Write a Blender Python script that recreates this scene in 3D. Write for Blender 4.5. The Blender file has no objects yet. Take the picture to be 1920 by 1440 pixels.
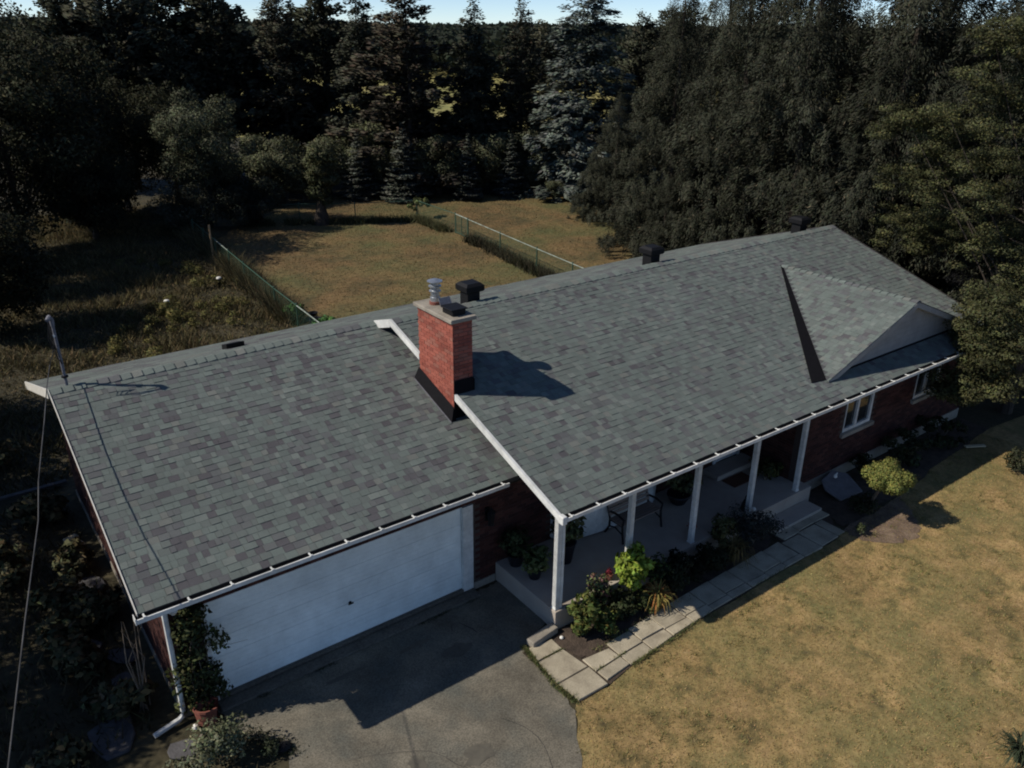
import bpy, math, random
import numpy as np
from mathutils import Vector, Matrix
R = math.radians
random.seed(7)
rng = np.random.default_rng(11)
SC = bpy.context.scene
COL = SC.collection

# ------------------------------------------------------------------ camera
cam_d = bpy.data.cameras.new('camera'); cam = bpy.data.objects.new('camera', cam_d); COL.objects.link(cam)
yaw, pitch, roll, FPX = R(-36.723), R(23.76), R(0.654), 1541.5
fw = Vector((-math.sin(yaw)*math.cos(pitch), math.cos(yaw)*math.cos(pitch), -math.sin(pitch)))
rt = Vector((math.cos(yaw), math.sin(yaw), 0)); up = rt.cross(fw)
r2 = rt*math.cos(roll)+up*math.sin(roll); u2 = -rt*math.sin(roll)+up*math.cos(roll)
m = Matrix(((r2.x, u2.x, -fw.x, -7.978), (r2.y, u2.y, -fw.y, -9.251), (r2.z, u2.z, -fw.z, 10.659), (0, 0, 0, 1)))
cam.matrix_world = m
cam_d.sensor_width = 36; cam_d.lens = 36*FPX/1920
cam_d.clip_start = .1; cam_d.clip_end = 5000
SC.camera = cam
SC.render.resolution_x, SC.render.resolution_y = 1024, 768

# ------------------------------------------------------------------ sky and sun
SX, SY = 1.039, -0.444                      # shadow offset per metre of height
SUN_EL = math.atan2(1, math.hypot(SX, SY)); SUN_AZ = math.atan2(-SX, -SY)
w = bpy.data.worlds.new('World'); SC.world = w; w.use_nodes = True
nt = w.node_tree; nt.nodes.clear()
o = nt.nodes.new('ShaderNodeOutputWorld'); b = nt.nodes.new('ShaderNodeBackground'); s = nt.nodes.new('ShaderNodeTexSky')
s.sky_type = 'NISHITA'; s.sun_disc = False; s.sun_elevation = SUN_EL; s.sun_rotation = SUN_AZ
s.altitude = 200; s.air_density = .5; s.dust_density = 0; s.ozone_density = 3
b.inputs['Strength'].default_value = .125
nt.links.new(s.outputs[0], b.inputs[0]); nt.links.new(b.outputs[0], o.inputs[0])
sl = bpy.data.lights.new('sun', 'SUN'); sl.energy = 4.6; sl.angle = R(.5); sl.color = (1, .93, .82)
so = bpy.data.objects.new('sun', sl); COL.objects.link(so)
so.rotation_euler = Vector((SX, SY, -1)).to_track_quat('-Z', 'Y').to_euler(); so.location = (-30, 15, 40)
SC.view_settings.view_transform = 'Standard'; SC.view_settings.look = 'None'
SC.view_settings.exposure = 0; SC.view_settings.gamma = 1; SC.view_settings.use_curve_mapping = False
SC.cycles.max_bounces = 6; SC.cycles.diffuse_bounces = 4; SC.cycles.transparent_max_bounces = 6
SC.cycles.use_denoising = True; SC.cycles.filter_width = 2.0

# ------------------------------------------------------------------ materials
def mat(name, ramp, scale=3., detail=5., rough=.85, bump=0., bscale=None, col=False, metallic=0., spec=.3, fine=0., fscale=60., stretch=None, translucent=0., objvar=0., big=None, tint=None):
    M = bpy.data.materials.new(name); M.use_nodes = True; N = M.node_tree; L = N.links
    P = N.nodes['Principled BSDF']; P.inputs['Roughness'].default_value = rough; P.inputs['Metallic'].default_value = metallic
    P.inputs['Specular IOR Level'].default_value = spec
    geo = N.nodes.new('ShaderNodeNewGeometry'); vec = geo.outputs['Position']
    if stretch:
        mp = N.nodes.new('ShaderNodeMapping'); mp.inputs['Scale'].default_value = stretch; L.new(vec, mp.inputs[0]); vec = mp.outputs[0]
    if isinstance(ramp, tuple): ramp = [(0, tuple(c*.85 for c in ramp)), (1, tuple(c*1.15 for c in ramp))]
    nz = N.nodes.new('ShaderNodeTexNoise'); nz.inputs['Scale'].default_value = scale; nz.inputs['Detail'].default_value = detail; nz.inputs['Roughness'].default_value = .62
    L.new(vec, nz.inputs['Vector'])
    cr = N.nodes.new('ShaderNodeValToRGB'); e = cr.color_ramp.elements
    lo, hi = .28, .72
    e[0].position = lo+ramp[0][0]*(hi-lo); e[0].color = (*ramp[0][1], 1); e[1].position = lo+ramp[-1][0]*(hi-lo); e[1].color = (*ramp[-1][1], 1)
    for p_, c_ in ramp[1:-1]:
        k = e.new(lo+p_*(hi-lo)); k.color = (*c_, 1)
    L.new(nz.outputs['Fac'], cr.inputs[0]); c = cr.outputs[0]
    def mul(a, bsock, fac=1.):
        mx = N.nodes.new('ShaderNodeMix'); mx.data_type = 'RGBA'; mx.blend_type = 'MULTIPLY'; mx.inputs[0].default_value = fac
        L.new(a, mx.inputs[6]); L.new(bsock, mx.inputs[7]); return mx.outputs[2]
    if big:                                                       # broad wear patches: (scale, low, high)
        n2 = N.nodes.new('ShaderNodeTexNoise'); n2.inputs['Scale'].default_value = big[0]; n2.inputs['Detail'].default_value = 3; L.new(vec, n2.inputs['Vector'])
        r_ = N.nodes.new('ShaderNodeMapRange'); r_.inputs[1].default_value = .35; r_.inputs[2].default_value = .65; r_.inputs[3].default_value = big[1]; r_.inputs[4].default_value = big[2]
        L.new(n2.outputs['Fac'], r_.inputs[0]); c = mul(c, r_.outputs[0])
    if tint:                                                      # broad patches of another colour: (scale, colour, strength)
        n5 = N.nodes.new('ShaderNodeTexNoise'); n5.inputs['Scale'].default_value = tint[0]; n5.inputs['Detail'].default_value = 5; L.new(vec, n5.inputs['Vector'])
        r5 = N.nodes.new('ShaderNodeMapRange'); r5.inputs[1].default_value = .46; r5.inputs[2].default_value = .66; r5.inputs[4].default_value = tint[2]
        L.new(n5.outputs['Fac'], r5.inputs[0]); m5 = N.nodes.new('ShaderNodeMix'); m5.data_type = 'RGBA'; L.new(r5.outputs[0], m5.inputs[0]); L.new(c, m5.inputs[6]); m5.inputs[7].default_value = (*tint[1], 1); c = m5.outputs[2]
    if fine:
        n3 = N.nodes.new('ShaderNodeTexNoise'); n3.inputs['Scale'].default_value = fscale; n3.inputs['Detail'].default_value = 3; L.new(vec, n3.inputs['Vector'])
        r3 = N.nodes.new('ShaderNodeMapRange'); r3.inputs[1].default_value = .3; r3.inputs[2].default_value = .7; r3.inputs[3].default_value = 1-fine; r3.inputs[4].default_value = 1+fine
        L.new(n3.outputs['Fac'], r3.inputs[0]); c = mul(c, r3.outputs[0])
    if col:
        at = N.nodes.new('ShaderNodeAttribute'); at.attribute_name = 'Col'; c = mul(c, at.outputs['Color'])
    if objvar:
        oi = N.nodes.new('ShaderNodeObjectInfo'); r4 = N.nodes.new('ShaderNodeMapRange'); r4.inputs[3].default_value = 1-objvar; r4.inputs[4].default_value = 1+objvar
        L.new(oi.outputs['Random'], r4.inputs[0]); c = mul(c, r4.outputs[0])
    L.new(c, P.inputs['Base Color'])
    if bump:
        nb = N.nodes.new('ShaderNodeTexNoise'); nb.inputs['Scale'].default_value = bscale or scale*4; nb.inputs['Detail'].default_value = 4; L.new(vec, nb.inputs['Vector'])
        bm_ = N.nodes.new('ShaderNodeBump'); bm_.inputs['Strength'].default_value = bump; bm_.inputs['Distance'].default_value = .03
        L.new(nb.outputs['Fac'], bm_.inputs['Height']); L.new(bm_.outputs[0], P.inputs['Normal'])
    if translucent:
        T = N.nodes.new('ShaderNodeBsdfTranslucent'); L.new(c, T.inputs['Color']); mx = N.nodes.new('ShaderNodeMixShader'); mx.inputs[0].default_value = translucent
        L.new(P.outputs[0], mx.inputs[1]); L.new(T.outputs[0], mx.inputs[2]); L.new(mx.outputs[0], N.nodes['Material Output'].inputs['Surface'])
    return M
W1 = [(0, (.93, .93, .93)), (1, (1.05, 1.05, 1.05))]
MT = {}
MT['lawn'] = mat('dry_lawn', [(0, (.07, .054, .03)), (.25, (.16, .125, .05)), (.5, (.285, .20, .082)), (.8, (.35, .235, .105)), (1, (.38, .265, .13))], scale=2.1, detail=7, bump=.3, bscale=16, fine=.22, fscale=9, big=(.55, .74, 1.12), tint=(.5, (.155, .142, .055), .9))
MT['yard'] = mat('dry_yard_grass', [(0, (.055, .055, .024)), (.35, (.12, .088, .038)), (.7, (.175, .112, .048)), (1, (.205, .135, .062))], scale=.6, detail=9, bump=.6, bscale=10, fine=.3, fscale=5, big=(.22, .75, 1.15), tint=(.22, (.075, .085, .03), .75))
MT['ground'] = mat('rough_ground', [(0, (.022, .020, .011)), (.5, (.048, .041, .021)), (1, (.075, .06, .034))], scale=.7, detail=9, bump=.7, bscale=7, fine=.3, fscale=9)
MT['field'] = mat('far_field_crop', [(0, (.16, .17, .05)), (.5, (.27, .24, .08)), (1, (.34, .28, .10))], scale=.06, detail=6, fine=.3, fscale=.9)
MT['soil'] = mat('bed_soil', [(0, (.028, .021, .016)), (1, (.095, .068, .05))], scale=5, detail=8, bump=.8, bscale=30)
MT['mulch'] = mat('sunlit_mulch', [(0, (.085, .06, .042)), (.5, (.15, .105, .075)), (1, (.23, .17, .115))], scale=3, detail=9, bump=.6, bscale=25, fine=.3, fscale=25)  # lighter copy of the bed soil, sunlight put into its colour
MT['asphalt'] = mat('aged_asphalt', [(0, (.095, .084, .064)), (.5, (.155, .138, .106)), (1, (.205, .183, .14))], scale=1.3, detail=8, bump=.3, bscale=80, fine=.34, fscale=38, big=(.8, .72, 1.12), tint=(1.1, (.088, .091, .078), .8))
MT['asphalt_crack'] = mat('asphalt_sealer', (.045, .043, .04), scale=8)
MT['stain'] = mat('oil_stain', [(0, (.075, .068, .055)), (1, (.13, .118, .092))], scale=6, detail=7)
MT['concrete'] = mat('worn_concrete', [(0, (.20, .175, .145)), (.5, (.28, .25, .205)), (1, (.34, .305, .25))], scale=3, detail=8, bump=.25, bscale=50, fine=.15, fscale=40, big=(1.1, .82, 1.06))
MT['apron'] = mat('apron_concrete', [(0, (.085, .075, .062)), (1, (.15, .135, .11))], scale=2.5, detail=8, bump=.3, bscale=40, fine=.25, fscale=20)  # darker mottled concrete of the door apron and sill
MT['slab'] = mat('paving_concrete', [(0, (.235, .20, .145)), (.5, (.35, .305, .222)), (1, (.425, .372, .275))], scale=2.6, detail=8, bump=.25, bscale=55, fine=.14, fscale=45, objvar=.09)
MT['porchc'] = mat('porch_concrete', [(0, (.33, .28, .235)), (1, (.42, .365, .305))], scale=2, detail=7, bump=.15, bscale=60)
MT['shingle'] = mat('asphalt_shingle', [(0, (.92, .92, .92)), (1, (1.07, 1.07, 1.07))], scale=5, detail=8, col=True, rough=.95, spec=.15, fine=.16, fscale=150, bump=.3, bscale=230, big=(.5, .93, 1.05))
MT['deck'] = mat('shingle_underlay', (.06, .062, .065), scale=30, rough=.95)
MT['brick'] = mat('clay_brick', W1, scale=20, col=True, rough=.9, spec=.2, fine=.14, fscale=110, bump=.3, bscale=140, big=(2.2, .8, 1.06))
MT['mortar'] = mat('mortar', (.19, .12, .095), scale=30, fine=.15)
MT['mortar_shaded'] = mat('shaded_wall_mortar', (.062, .046, .040), scale=30, fine=.15)  # darker copy of the mortar, the walls' shade put into its colour
MT['white'] = mat('white_aluminium', (.63, .635, .605), scale=6, rough=.5, spec=.4, fine=.07, fscale=14, big=(1.3, .86, 1.05))
MT['door_white'] = mat('white_door_paint', (.80, .86, .84), scale=2, rough=.5, spec=.4, fine=.03, fscale=30, big=(.7, .93, 1.03))
MT['offwhite'] = mat('weathered_trim', (.56, .545, .50), scale=8, rough=.6, fine=.1, fscale=18)
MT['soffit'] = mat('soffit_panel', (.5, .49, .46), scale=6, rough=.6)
MT['siding'] = mat('grey_siding', (.27, .265, .255), scale=4, rough=.6, fine=.05, fscale=20)
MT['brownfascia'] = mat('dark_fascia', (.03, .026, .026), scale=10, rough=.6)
MT['blackmetal'] = mat('black_metal', (.008, .008, .009), scale=10, rough=.6, spec=.2)
MT['charcoal'] = mat('charcoal_flashing', (.008, .0075, .009), scale=12, spec=.08, rough=.8, fine=.2, fscale=30)
MT['galv'] = mat('galvanised_steel', (.50, .52, .54), scale=14, rough=.35, metallic=.8, fine=.1, fscale=30)
MT['pipegrey'] = mat('grey_pipe', (.15, .15, .17), scale=14, rough=.6, metallic=0., fine=.12, fscale=20)
MT['glass'] = mat('dark_window_glass', (.02, .022, .024), scale=2, rough=.04, spec=.8)
MT['bark'] = mat('bark', [(0, (.022, .017, .013)), (1, (.07, .055, .042))], scale=9, detail=7, bump=.8, bscale=25, stretch=(1, 1, .25))
MT['twig'] = mat('pale_bark', [(0, (.10, .08, .06)), (1, (.2, .16, .12))], scale=9, detail=6)
MT['needle'] = mat('conifer_needles', W1, scale=2, col=True, rough=.9, spec=.05, translucent=.12)
MT['leaf'] = mat('leaves', W1, scale=3, col=True, rough=.8, spec=.12, translucent=.18)
MT['grass'] = mat('grass_blades', W1, scale=1, col=True, rough=.8, spec=.15, translucent=.1)
MT['green'] = mat('green_vinyl', (.038, .080, .056), scale=6, rough=.5, fine=.15)
MT['rail'] = mat('worn_rail', (.25, .29, .25), scale=6, rough=.5, fine=.3, fscale=3)
MT['wood'] = mat('raw_wood', [(0, (.40, .26, .13)), (1, (.55, .38, .21))], scale=8, stretch=(1, 1, .2))
MT['benchwood'] = mat('bench_slats', (.22, .17, .14), scale=8, stretch=(.2, 1, 1))
MT['iron'] = mat('cast_iron', (.012, .012, .013), scale=12, rough=.5)
MT['pot'] = mat('black_planter', (.012, .012, .016), scale=8, rough=.45)
MT['terracotta'] = mat('terracotta', (.20, .07, .05), scale=8, rough=.8, fine=.2)
MT['mat'] = mat('brown_doormat', (.10, .045, .028), scale=30, rough=.95, fine=.3, fscale=50)
MT['stone'] = mat('grey_stone', [(0, (.10, .094, .098)), (1, (.18, .17, .175))], scale=4, detail=8, bump=.5, bscale=16, fine=.15)
MT['slate'] = mat('dark_slate', [(0, (.055, .053, .055)), (1, (.11, .105, .108))], scale=4, detail=8, bump=.5, bscale=16)
MT['whitecap'] = mat('white_plastic', (.72, .70, .64), scale=6, rough=.5)
MT['cable'] = mat('cable_jacket', (.07, .068, .066), scale=3, rough=.5, fine=.5, fscale=2.2)
MT['red'] = mat('red_petals', (.32, .02, .03), scale=10)
MT['paleblock'] = mat('pale_block', (.45, .38, .25), scale=10)

# ------------------------------------------------------------------ mesh helpers
def tag(o, label=None, cat=None, group=None, kind=None):
    if label: o['label'] = label
    if cat: o['category'] = cat
    if group: o['group'] = group
    if kind: o['kind'] = kind
    return o
def link(name, me, parent=None, loc=None):
    o = bpy.data.objects.new(name, me); COL.objects.link(o)
    if parent is not None: o.parent = parent
    if loc is not None: o.location = loc
    return o
def empty(name, loc, label=None, cat=None, group=None, rz=0):
    o = bpy.data.objects.new(name, None); COL.objects.link(o); o.location = loc; o.rotation_euler = (0, 0, rz); o.empty_display_size = .2
    return tag(o, label, cat, group)
def np_mesh(name, V, F, material, col=None, smooth=False, nrm=None):
    V = np.asarray(V, np.float32); F = np.asarray(F, np.int32); k = F.shape[1]
    me = bpy.data.meshes.new(name); me.vertices.add(len(V)); me.vertices.foreach_set('co', V.ravel())
    me.loops.add(F.size); me.loops.foreach_set('vertex_index', F.ravel())
    me.polygons.add(len(F)); me.polygons.foreach_set('loop_start', np.arange(0, F.size, k, dtype=np.int32)); me.polygons.foreach_set('loop_total', np.full(len(F), k, np.int32))
    if smooth: me.polygons.foreach_set('use_smooth', np.ones(len(F), bool))
    if col is not None:
        a = me.color_attributes.new('Col', 'FLOAT_COLOR', 'POINT'); c = np.ones((len(V), 4), np.float32); c[:, :3] = col; a.data.foreach_set('color', c.ravel())
    me.update(calc_edges=True); me.materials.append(material)
    if nrm is not None: me.normals_split_custom_set_from_vertices(np.asarray(nrm, np.float32))
    return me
class MB:
    def __init__(s): s.v = []; s.f = []; s.c = []
    def add(s, V, F, c=None):
        n = len(s.v); s.v += [tuple(p) for p in V]; s.f += [tuple(i+n for i in f) for f in F]
        s.c += [c or (1, 1, 1)]*len(V); return s
    def box(s, x0, y0, z0, x1, y1, z1, c=None):
        return s.obox((x0, y0, z0), (x1-x0, 0, 0), (0, y1-y0, 0), (0, 0, z1-z0), c)
    def obox(s, O, A, B, C, c=None):
        O, A, B, C = map(Vector, (O, A, B, C))
        V = [O, O+A, O+A+B, O+B, O+C, O+A+C, O+A+B+C, O+B+C]
        F = [(0, 3, 2, 1), (4, 5, 6, 7), (0, 1, 5, 4), (1, 2, 6, 5), (2, 3, 7, 6), (3, 0, 4, 7)]
        if A.cross(B).dot(C) < 0: F = [f[::-1] for f in F]
        return s.add(V, F, c)
    def prism(s, poly, d, c=None):                                 # extrude polygon (list of 3D) by vector d
        n = len(poly); P = [Vector(p) for p in poly]; d = Vector(d)
        V = P+[p+d for p in P]; F = [tuple(range(n))[::-1], tuple(range(n, 2*n))]+[(i, (i+1) % n, n+(i+1) % n, n+i) for i in range(n)]
        nr = Vector((0, 0, 0))
        for i in range(n): nr += P[i].cross(P[(i+1) % n])
        if nr.dot(d) < 0: F = [f[::-1] for f in F]
        return s.add(V, F, c)
    def tube(s, pts, rad, n=8, c=None, cap=True):
        pts = [Vector(p) for p in pts]; rad = rad if hasattr(rad, '__len__') else [rad]*len(pts)
        V = []; F = []
        for i, p in enumerate(pts):
            t = (pts[min(i+1, len(pts)-1)]-pts[max(i-1, 0)]).normalized()
            a = t.cross(Vector((0, 0, 1)) if abs(t.z) < .95 else Vector((1, 0, 0))).normalized(); b_ = t.cross(a)
            V += [p+(a*math.cos(2*math.pi*k/n)+b_*math.sin(2*math.pi*k/n))*rad[i] for k in range(n)]
        for i in range(len(pts)-1):
            for k in range(n): F.append((i*n+k, i*n+(k+1) % n, (i+1)*n+(k+1) % n, (i+1)*n+k))
        if cap: F += [tuple(range(n))[::-1], tuple(range((len(pts)-1)*n, len(pts)*n))]
        return s.add(V, [f[::-1] for f in F], c)
    def lathe(s, prof, O=(0, 0, 0), n=20, c=None):
        V = []; F = []
        for r_, z in prof: V += [(O[0]+r_*math.cos(2*math.pi*k/n), O[1]+r_*math.sin(2*math.pi*k/n), O[2]+z) for k in range(n)]
        for i in range(len(prof)-1):
            for k in range(n): F.append((i*n+k, i*n+(k+1) % n, (i+1)*n+(k+1) % n, (i+1)*n+k))
        F += [tuple(range(n))[::-1], tuple(range((len(prof)-1)*n, len(prof)*n))]
        return s.add(V, F, c)
    def mesh(s, name, material, smooth=False, bevel=0):
        me = bpy.data.meshes.new(name); me.from_pydata(s.v, [], s.f)
        if any(c != (1, 1, 1) for c in s.c) or material.name in ('clay_brick', 'asphalt_shingle', 'leaves', 'conifer_needles', 'grass_blades'):
            a = me.color_attributes.new('Col', 'FLOAT_COLOR', 'POINT'); a.data.foreach_set('color', np.array([(*c, 1) for c in s.c], np.float32).ravel())
        if smooth: me.polygons.foreach_set('use_smooth', [True]*len(me.polygons))
        me.update(); me.materials.append(material); return me
    def build(s, name, material, parent=None, loc=None, smooth=False, bevel=0):
        o = link(name, s.mesh(name, material, smooth), parent, loc)
        if bevel:
            md = o.modifiers.new('bevel', 'BEVEL'); md.width = bevel; md.segments = 2; md.limit_method = 'ANGLE'
        return o
def sheet(name, pts, z, material, kind='structure', parent=None, sub=0):
    me = bpy.data.meshes.new(name); me.from_pydata([(x, y, z) for x, y in pts], [], [tuple(range(len(pts)))]); me.materials.append(material)
    o = link(name, me, parent); tag(o, kind=kind); return o
def cards(C, U, Vv, l, w_, face=None):                                        # rhombus leaves: centres, long axis, cross axis
    C = np.asarray(C); l = np.asarray(l)[:, None]; w_ = np.asarray(w_)[:, None]
    if face is not None: Vv = np.where((np.cross(U, Vv)*face).sum(1, keepdims=True) > 0, -Vv, Vv)
    P = np.stack([C-U*l/2, C+Vv*w_/2-U*l*.05, C+U*l/2, C-Vv*w_/2-U*l*.05], 1).reshape(-1, 3)
    return P, np.arange(len(P)).reshape(-1, 4)
def unit(a): return a/np.maximum(np.linalg.norm(a, axis=1, keepdims=True), 1e-9)
def jitter_col(base, n, v=.25, h=.12, g=None):
    g = g or rng
    return np.clip(np.array(base)[None]*(1+g.normal(0, v, (n, 1)))*(1+g.normal(0, h, (n, 3))), .004, .95)

# ------------------------------------------------------------------ setting: the ground
sheet('ground', [(-1800, -1800), (1800, -1800), (1800, 1800), (-1800, 1800)], -.004, MT['ground'])
# front lawn: outline follows the drive edge and the paved path
def wob(pts, n=6, a=.035, seed=3):
    g = random.Random(seed); out = []
    for i in range(len(pts)):
        p, q = pts[i], pts[(i+1) % len(pts)]
        for k in range(n):
            t = k/n; out.append((p[0]+(q[0]-p[0])*t+g.uniform(-a, a)*(k > 0), p[1]+(q[1]-p[1])*t+g.uniform(-a, a)*(k > 0)))
    return out
lawn_pts = [(-.62, -1.36), (.1, -1.42), (.12, -1.33), (.72, -1.3), (1.4, -1.27), (2.7, -1.17), (6.2, -1.1), (7.3, -1.12), (7.6, -1.0), (8.2, -1.05), (8.9, -1.0), (10.2, -.9), (11.4, -.7), (16, -.4), (40, -3), (40, -30), (-1.5, -30), (-2.5, -8), (-2.0, -4), (-1.46, -2.45), (-.82, -1.55)]
sheet('lawn', wob(lawn_pts, 8, .03), .004, MT['lawn'])
drive_pts = [(-5.66, 2.1), (-.3, 2.1), (.2, 2.1), (.25, .55), (-.45, .30), (-.62, .05), (-.66, -.9), (-.78, -1.5), (-1.46, -2.45), (-2.0, -4), (-2.5, -8), (-2.8, -30), (-7.6, -30), (-6.6, -8), (-5.9, -2.0), (-5.35, -.2), (-5.0, .55), (-5.2, .9), (-5.5, 1.2)]
sheet('driveway', wob(drive_pts, 8, .03, 5), .009, MT['asphalt'])
g = random.Random(4)
def crack(pts, wd, name):
    V = []; F = []
    for i, (x, y) in enumerate(pts):
        j = g.uniform(-.02, .02); k = wd*g.uniform(.5, 1.3)
        V += [(x-k+j, y, .013), (x+k+j, y, .013)]
    for i in range(len(pts)-1): F.append((2*i, 2*i+1, 2*i+3, 2*i+2))
    me = bpy.data.meshes.new(name); me.from_pydata(V, [], F); me.materials.append(MT['asphalt_crack']); return tag(link(name, me), kind='structure')
crack([(-1.25-.2*math.cos(i*.25), 1.0+.55*math.sin(i*.25)) for i in range(3, 13)], .012, 'driveway_crack')
yard_pts = [(2.6, 14), (2.9, 20), (3.5, 28), (4.2, 33.5), (7, 36.5), (12, 40.5), (17, 42), (23, 37), (26, 35.3), (30, 33), (29, 29), (22, 21), (19, 17), (17, 12), (3, 12)]
sheet('back_lawn', wob(yard_pts, 6, .15, 8), .004, MT['yard'])
sheet('far_field', [(20, 74), (60, 54), (140, 60), (190, 110), (130, 170), (40, 190), (-20, 170), (-10, 110)], .004, MT['field'])
crack([(-1.9+.25*math.sin(i*.5), -.9-i*.22) for i in range(12)], .006, 'driveway_crack')
crack([(-4.3+.3*math.sin(i*.4)+i*.16, -.2-i*.12) for i in range(11)], .006, 'driveway_crack')
for (cx_, cy_, rx_, ry_) in ((-2.6, -1.3, .28, .2), (-3.5, -.9, .16, .22), (-1.6, .9, .3, .18), (-2.2, 1.45, .35, .07), (-3.6, 1.5, .4, .06)):
    sheet('driveway_stain', [(cx_+rx_*math.cos(k*.42)*g.uniform(.7, 1.15), cy_+ry_*math.sin(k*.42)*g.uniform(.7, 1.15)) for k in range(15)], .0135, MT['stain'])
# planting beds
sheet('flower_bed', wob([(.2, .22), (-.02, .05), (.1, -.62), (.72, -.66), (2.0, -.6), (4.4, -.55), (5.6, -.5), (6.2, -.2), (6.3, .22)], 6, .03, 9), .016, MT['soil'])
sheet('flower_bed', wob([(8.15, .5), (8.1, -.1), (7.9, -.9), (10.4, -.9), (13, -.6), (15.9, -.4), (15.9, .5)], 6, .06, 10), .016, MT['soil'])

sheet('mulch_bed', wob([(7.75, -1.0), (7.75, -1.5), (8.3, -2.0), (9.0, -2.15), (9.5, -1.85), (9.9, -1.4), (10.3, -.95)], 6, .08, 12), .012, MT['mulch'])
# paved path: every slab its own piece
path = sheet('path', [(-.68, .13), (0, .09), (.08, -.64), (2.5, -.52), (6.2, -.44), (6.3, .22), (8.06, .22), (8.06, -.44), (7.45, -1.1), (6.15, -1.13), (2.7, -1.18), (1.4, -1.27), (.72, -1.3), (.08, -1.41), (-.66, -1.41)], .020, MT['soil'])
slabs = [[(-.52, .12), (-.02, .07), (-.03, -.235), (-.59, -.235)], [(-.6, -.26), (-.02, -.26), (.06, -.86), (-.66, -.87)], [(-.65, -.895), (.06, -.895), (.06, -1.4), (-.61, -1.39)],
         [(.09, -.68), (.68, -.74), (.7, -1.01), (.1, -1.04)], [(.11, -1.07), (.69, -1.04), (.71, -1.27), (.12, -1.32)]]
gx = [.72, 1.33, 1.92, 2.52, 3.13, 3.72, 4.33, 4.93, 5.52, 6.12]
for i in range(len(gx)-1):
    j = g.uniform(-.015, .015); a, c_ = gx[i]+.012, gx[i+1]-.012; sp = (-.95 if i % 2 else -.99)
    y0 = (-.62, -.57, -.53, -.50, -.48, -.47, -.46, -.45, -.44, -.44)[i]; yl = (-1.28, -1.25, -1.2, -1.17, -1.14, -1.13, -1.13, -1.12, -1.12, -1.12)
    slabs += [[(a, sp+.012+j), (c_, sp+.012), (c_, y0+.02), (a, y0)], [(a, yl[i]), (c_, yl[i+1]), (c_, sp-.012), (a, sp-.012+j)]]
for (a, c_, y0, y1) in [(6.15, 6.76, -1.12, -.5), (6.79, 7.42, -1.1, -.46), (6.3, 6.85, -.47, .2), (6.88, 7.48, -.43, .2), (7.5, 8.05, -.42, .2), (7.45, 7.72, -1.05, -.45)]:
    slabs.append([(a, y0), (c_, y0+g.uniform(-.02, .02)), (c_-g.uniform(0, .03), y1), (a, y1)])
for q in slabs:
    dz = g.uniform(-.008, .01); t = [g.uniform(-.006, .006) for _ in q]
    ins = [(x, y) for x, y in q]; cx_, cy_ = sum(p[0] for p in ins)/4, sum(p[1] for p in ins)/4
    top = [(x+(cx_-x)*.03, y+(cy_-y)*.03, .043+dz+t[k]) for k, (x, y) in enumerate(ins)]; mid = [(x, y, .03+dz+t[k]) for k, (x, y) in enumerate(ins)]; bot = [(x, y, -.04) for x, y in ins]
    V = top+mid+bot; F = [(0, 1, 2, 3)]+[(4+k, 4+(k+1) % 4, (k+1) % 4, k) for k in range(4)]+[(8+k, 8+(k+1) % 4, 4+(k+1) % 4, 4+k) for k in range(4)]
    a2 = sum(ins[k][0]*ins[(k+1) % 4][1]-ins[(k+1) % 4][0]*ins[k][1] for k in range(4))
    if a2 < 0: F = [f[::-1] for f in F]
    MB().add(V, F).build('paving_slab', MT['slab'], path)
curb = MB().obox((.18, .36, 0), (-.66, -.09, 0), (.03, -.2, 0), (0, 0, .15)).build('step_kerb', MT['concrete'], bevel=.02)
tag(curb, 'short stone kerb between the driveway and the first paving slab', 'kerb')

# ------------------------------------------------------------------ the house
H, P_, D, L = 2.799, .3233, 5.869, 16.237
GL, GR, GY, GH, B = 6.607, 6.642, 1.563, 2.790, 11.294
RZ = H+P_*D; GRZ = RZ-P_*(GR-D); GP = (GRZ-GH)/(GR-GY); BZ = RZ-P_*(B-D)
house = empty('house', (0, 0, 0), 'long brick bungalow with grey-green shingled roof, brick chimney and attached double garage', 'house')
WY = 2.22; NY = .58                                               # porch/garage wall, bedroom wing wall
def part(mb, name, m_, parent=None, **k): return mb.build(name, m_, parent or house, **k)

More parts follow.
